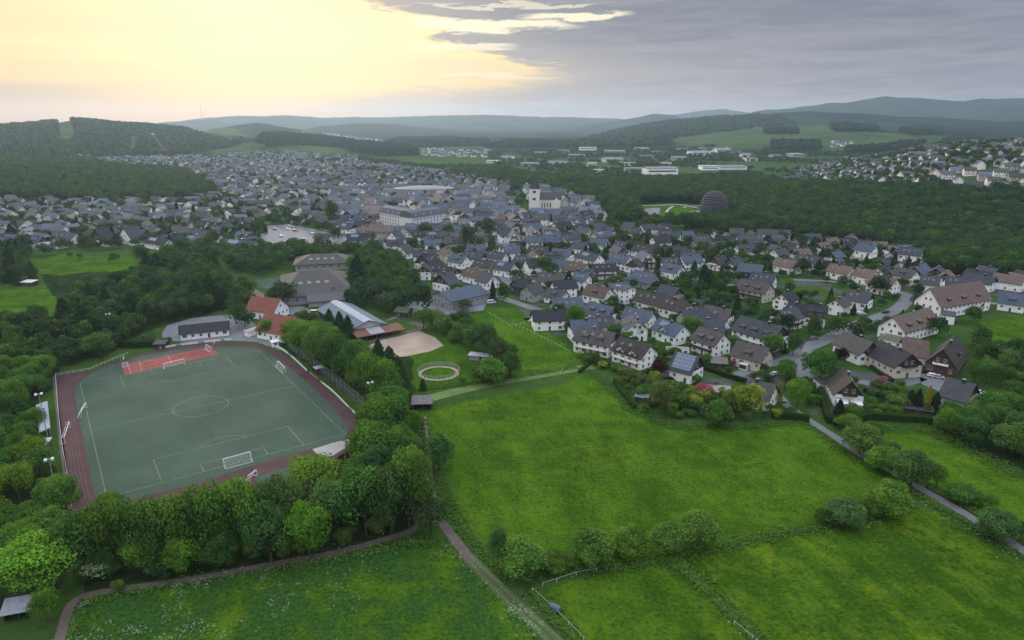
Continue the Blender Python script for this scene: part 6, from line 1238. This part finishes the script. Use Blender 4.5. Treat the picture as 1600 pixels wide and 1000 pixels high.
hedge([(1282,612),(1292,655),(1297,662)],2.2,2.6,(.055,.09,.018),'light green hedge left of the house with white awnings')
hedge([(1300,663),(1330,661),(1360,655),(1400,658),(1455,662)],2.6,2.8,HG,'long dark hedge below the gardens of the awning house')
hedge([(1350,612),(1375,622),(1395,632)],1.6,1.8,HG,'hedge running right from the awning house terrace')
hedge([(1205,652),(1235,655),(1264,659)],2.5,2.6,HG,'thick hedge at the meadow edge beside the farm road')
hedge([(1100,578),(1135,590),(1170,600)],1.6,2.0,HD,'dark hedge along the street behind the pink bush')
hedge([(1170,600),(1200,606),(1212,612)],1.6,2.0,HD,'right end of the street hedge before the road bend')
hedge([(960,598),(975,620),(992,640)],1.6,2.0,HG,'hedge strip beside the bare soil bed at meadow corner')
hedge([(985,592),(1000,590),(1018,584)],1.8,2.4,HG,'hedge behind the lawn below the twin-gabled house')
hedge([(187,542),(215,543),(245,541)],3,3,HD,'dark hedge behind the far left track bend')
hedge([(1215,468),(1235,470),(1250,465)],3,4,HD,'tall dark hedge at the lower edge of the grass bank')
hedge([(108,452),(130,450),(152,448)],2.5,2,HD,'thin dark hedge between the two west meadows')
hedge([(905,588-5),(925,566),(945,575)],1.4,1.4,HG,'low hedge in front of the dormer house at the meadow')
hedge([(1360,575),(1375,586),(1395,598)],1.4,1.6,HG,'low hedge between the solar-panel house and cream house')
# ---------------------------------------------------------------- wild flowers and tall grass
def tuft(seed,n,flower):
    r2=np.random.RandomState(seed); a=r2.uniform(0,6.28,n); C=np.stack([.35*np.cos(a)*r2.uniform(0,1,n),.35*np.sin(a)*r2.uniform(0,1,n),r2.uniform(.25,.8,n)],1)
    if flower: C[:,2]=r2.uniform(.7,1.0,n); Nn=np.tile([0,0,1.],(n,1))+r2.normal(size=(n,3))*.15
    else: Nn=np.stack([np.cos(a)*.5,np.sin(a)*.5,1+0*a],1)+r2.normal(size=(n,3))*.3
    Nn/=np.linalg.norm(Nn,axis=1,keepdims=True); return leafmesh('tuft',C,Nn,r2.uniform(.12,.24,n)*(1 if flower else 2.2),r2.uniform(.1,.9,n),MW if flower else MGR,1.0 if flower else 1.8)
MW=simple('umbel_flowers',(.42,.47,.38),.9,.1); MGR=foliage('tall_grass',(.080,.165,.035),tint=False); MG2=foliage('dry_grass',(.085,.125,.045),tint=False)
fl=[(tuft(1,7,True),(1,1,1)),(tuft(2,4,True),(1,1,1))]; gr=[(tuft(3,14,False),(1,1,1)),(tuft(4,12,False),(1,1,1))]
X=rs.uniform(-160,40,60000);Y=rs.uniform(60,190,60000); k=inpoly(X,Y,wpoly(MEADOWS['southwest'])); X,Y=X[k],Y[k]; pp=projn(np.stack([X,Y,0*X],1)); dens=vnoise(X,Y,7,3)*.55+vnoise(X,Y,2.2,8)*.45; wgt=np.clip((600-pp[:,0])/380,.0,1)*1.3+.06; k=(dens>.60)&(rs.uniform(size=len(X))<wgt*.55); X,Y=X[k],Y[k]
ex=[]
for pts,n in (([(300,908),(400,892),(520,873),(645,850)],160),([(690,848),(730,880),(800,950),(850,1000)],110),([(1060,880),(1120,930),(1180,1000)],30),([(800,945),(840,990)],80),([(1430,790),(1465,800),(1520,835),(1590,880)],60),([(920,888),(960,880),(1000,872)],24),([(1290,830),(1330,822),(1370,815)],24)):
    q=P([a for a,b in pts],[b for a,b in pts])
    for _ in range(n): i=rs.randint(len(pts)-1); t=rs.rand(); v=q[i]*(1-t)+q[i+1]*t; ex.append((v[0]+rs.normal()*1.8,v[1]+rs.normal()*1.8))
ex=np.array(ex); X=np.r_[X,ex[:,0]];Y=np.r_[Y,ex[:,1]]; n=len(X); s=rs.uniform(.4,.95,n)
scatter('cow_parsley','white cow parsley flowers dotted through the lower left meadow and verges','wild flowers',np.stack([X,Y,0*X],1),np.stack([s,s,s],1),rs.uniform(0,6.28,n),fl,rs.randint(0,2,n)); print('flowers',n)
ex=[]
for pts,n,w in (([(118,945),(250,915),(400,893),(520,873),(640,848),(690,846)],900,1.0),([(655,650),(672,700),(690,760),(720,830),(790,900)],1100,1.3),([(790,892),(850,897),(980,884),(1090,864),(1180,843),(1290,820),(1430,790)],1800,1.2),([(690,850),(740,885),(800,945),(870,1010)],500,.8),([(925,582),(950,603),(985,640),(1050,668),(1150,668),(1265,660),(1310,700),(1400,748),(1440,775)],1900,1.4),([(1375,668),(1440,668),(1500,693),(1600,750)],1200,2.0),([(1440,775),(1500,808),(1600,872)],800,1.2),([(1440,755),(1500,785),(1600,845)],800,1.2),([(1055,874),(1110,928),(1190,1005)],900,1.0),([(640,612),(760,596),(900,574)],700,1.2),([(835,925),(905,1005)],500,.8),([(120,960),(100,1000)],300,1.2)):
    q=P([a for a,b in pts],[b for a,b in pts])
    for _ in range(n): i=rs.randint(len(pts)-1); t=rs.rand(); v=q[i]*(1-t)+q[i+1]*t; ex.append((v[0]+rs.normal()*w,v[1]+rs.normal()*w))
ex=np.array(ex); k=roadclear(ex[:,0],ex[:,1],.4); ex=ex[k]; n=len(ex); s=rs.uniform(.3,.8,n)
scatter('tall_verge_grass','long uncut grass and weeds along meadow edges and hedges','grass',np.stack([ex[:,0],ex[:,1],0*s],1),np.stack([s*1.2,s*1.2,s],1),rs.uniform(0,6.28,n),gr,rs.randint(0,2,n)); print('grass',n)
# ---------------------------------------------------------------- haze
TMAX=max(v.co.z for v in bpy.data.objects['ground'].data.vertices)
print('TMAX',TMAX)
def haze():
    m=bpy.data.materials.new('haze_air'); m.use_nodes=True; nt=m.node_tree; nt.nodes.clear(); v=nt.nodes.new('ShaderNodeVolumePrincipled'); v.inputs['Color'].default_value=(.58,.78,1,1); v.inputs['Density'].default_value=HAZE; v.inputs['Anisotropy'].default_value=.5
    o=nt.nodes.new('ShaderNodeOutputMaterial'); nt.links.new(v.outputs[0],o.inputs['Volume']); b=MB().box(-12800,12800,-12800,12800,-60,TMAX+6).obj('haze',m); tag(b,'thin evening haze lying over the whole valley','haze',kind='stuff')
HAZE=.000068
haze()
finish_labels()
print('objects',len(bpy.data.objects))
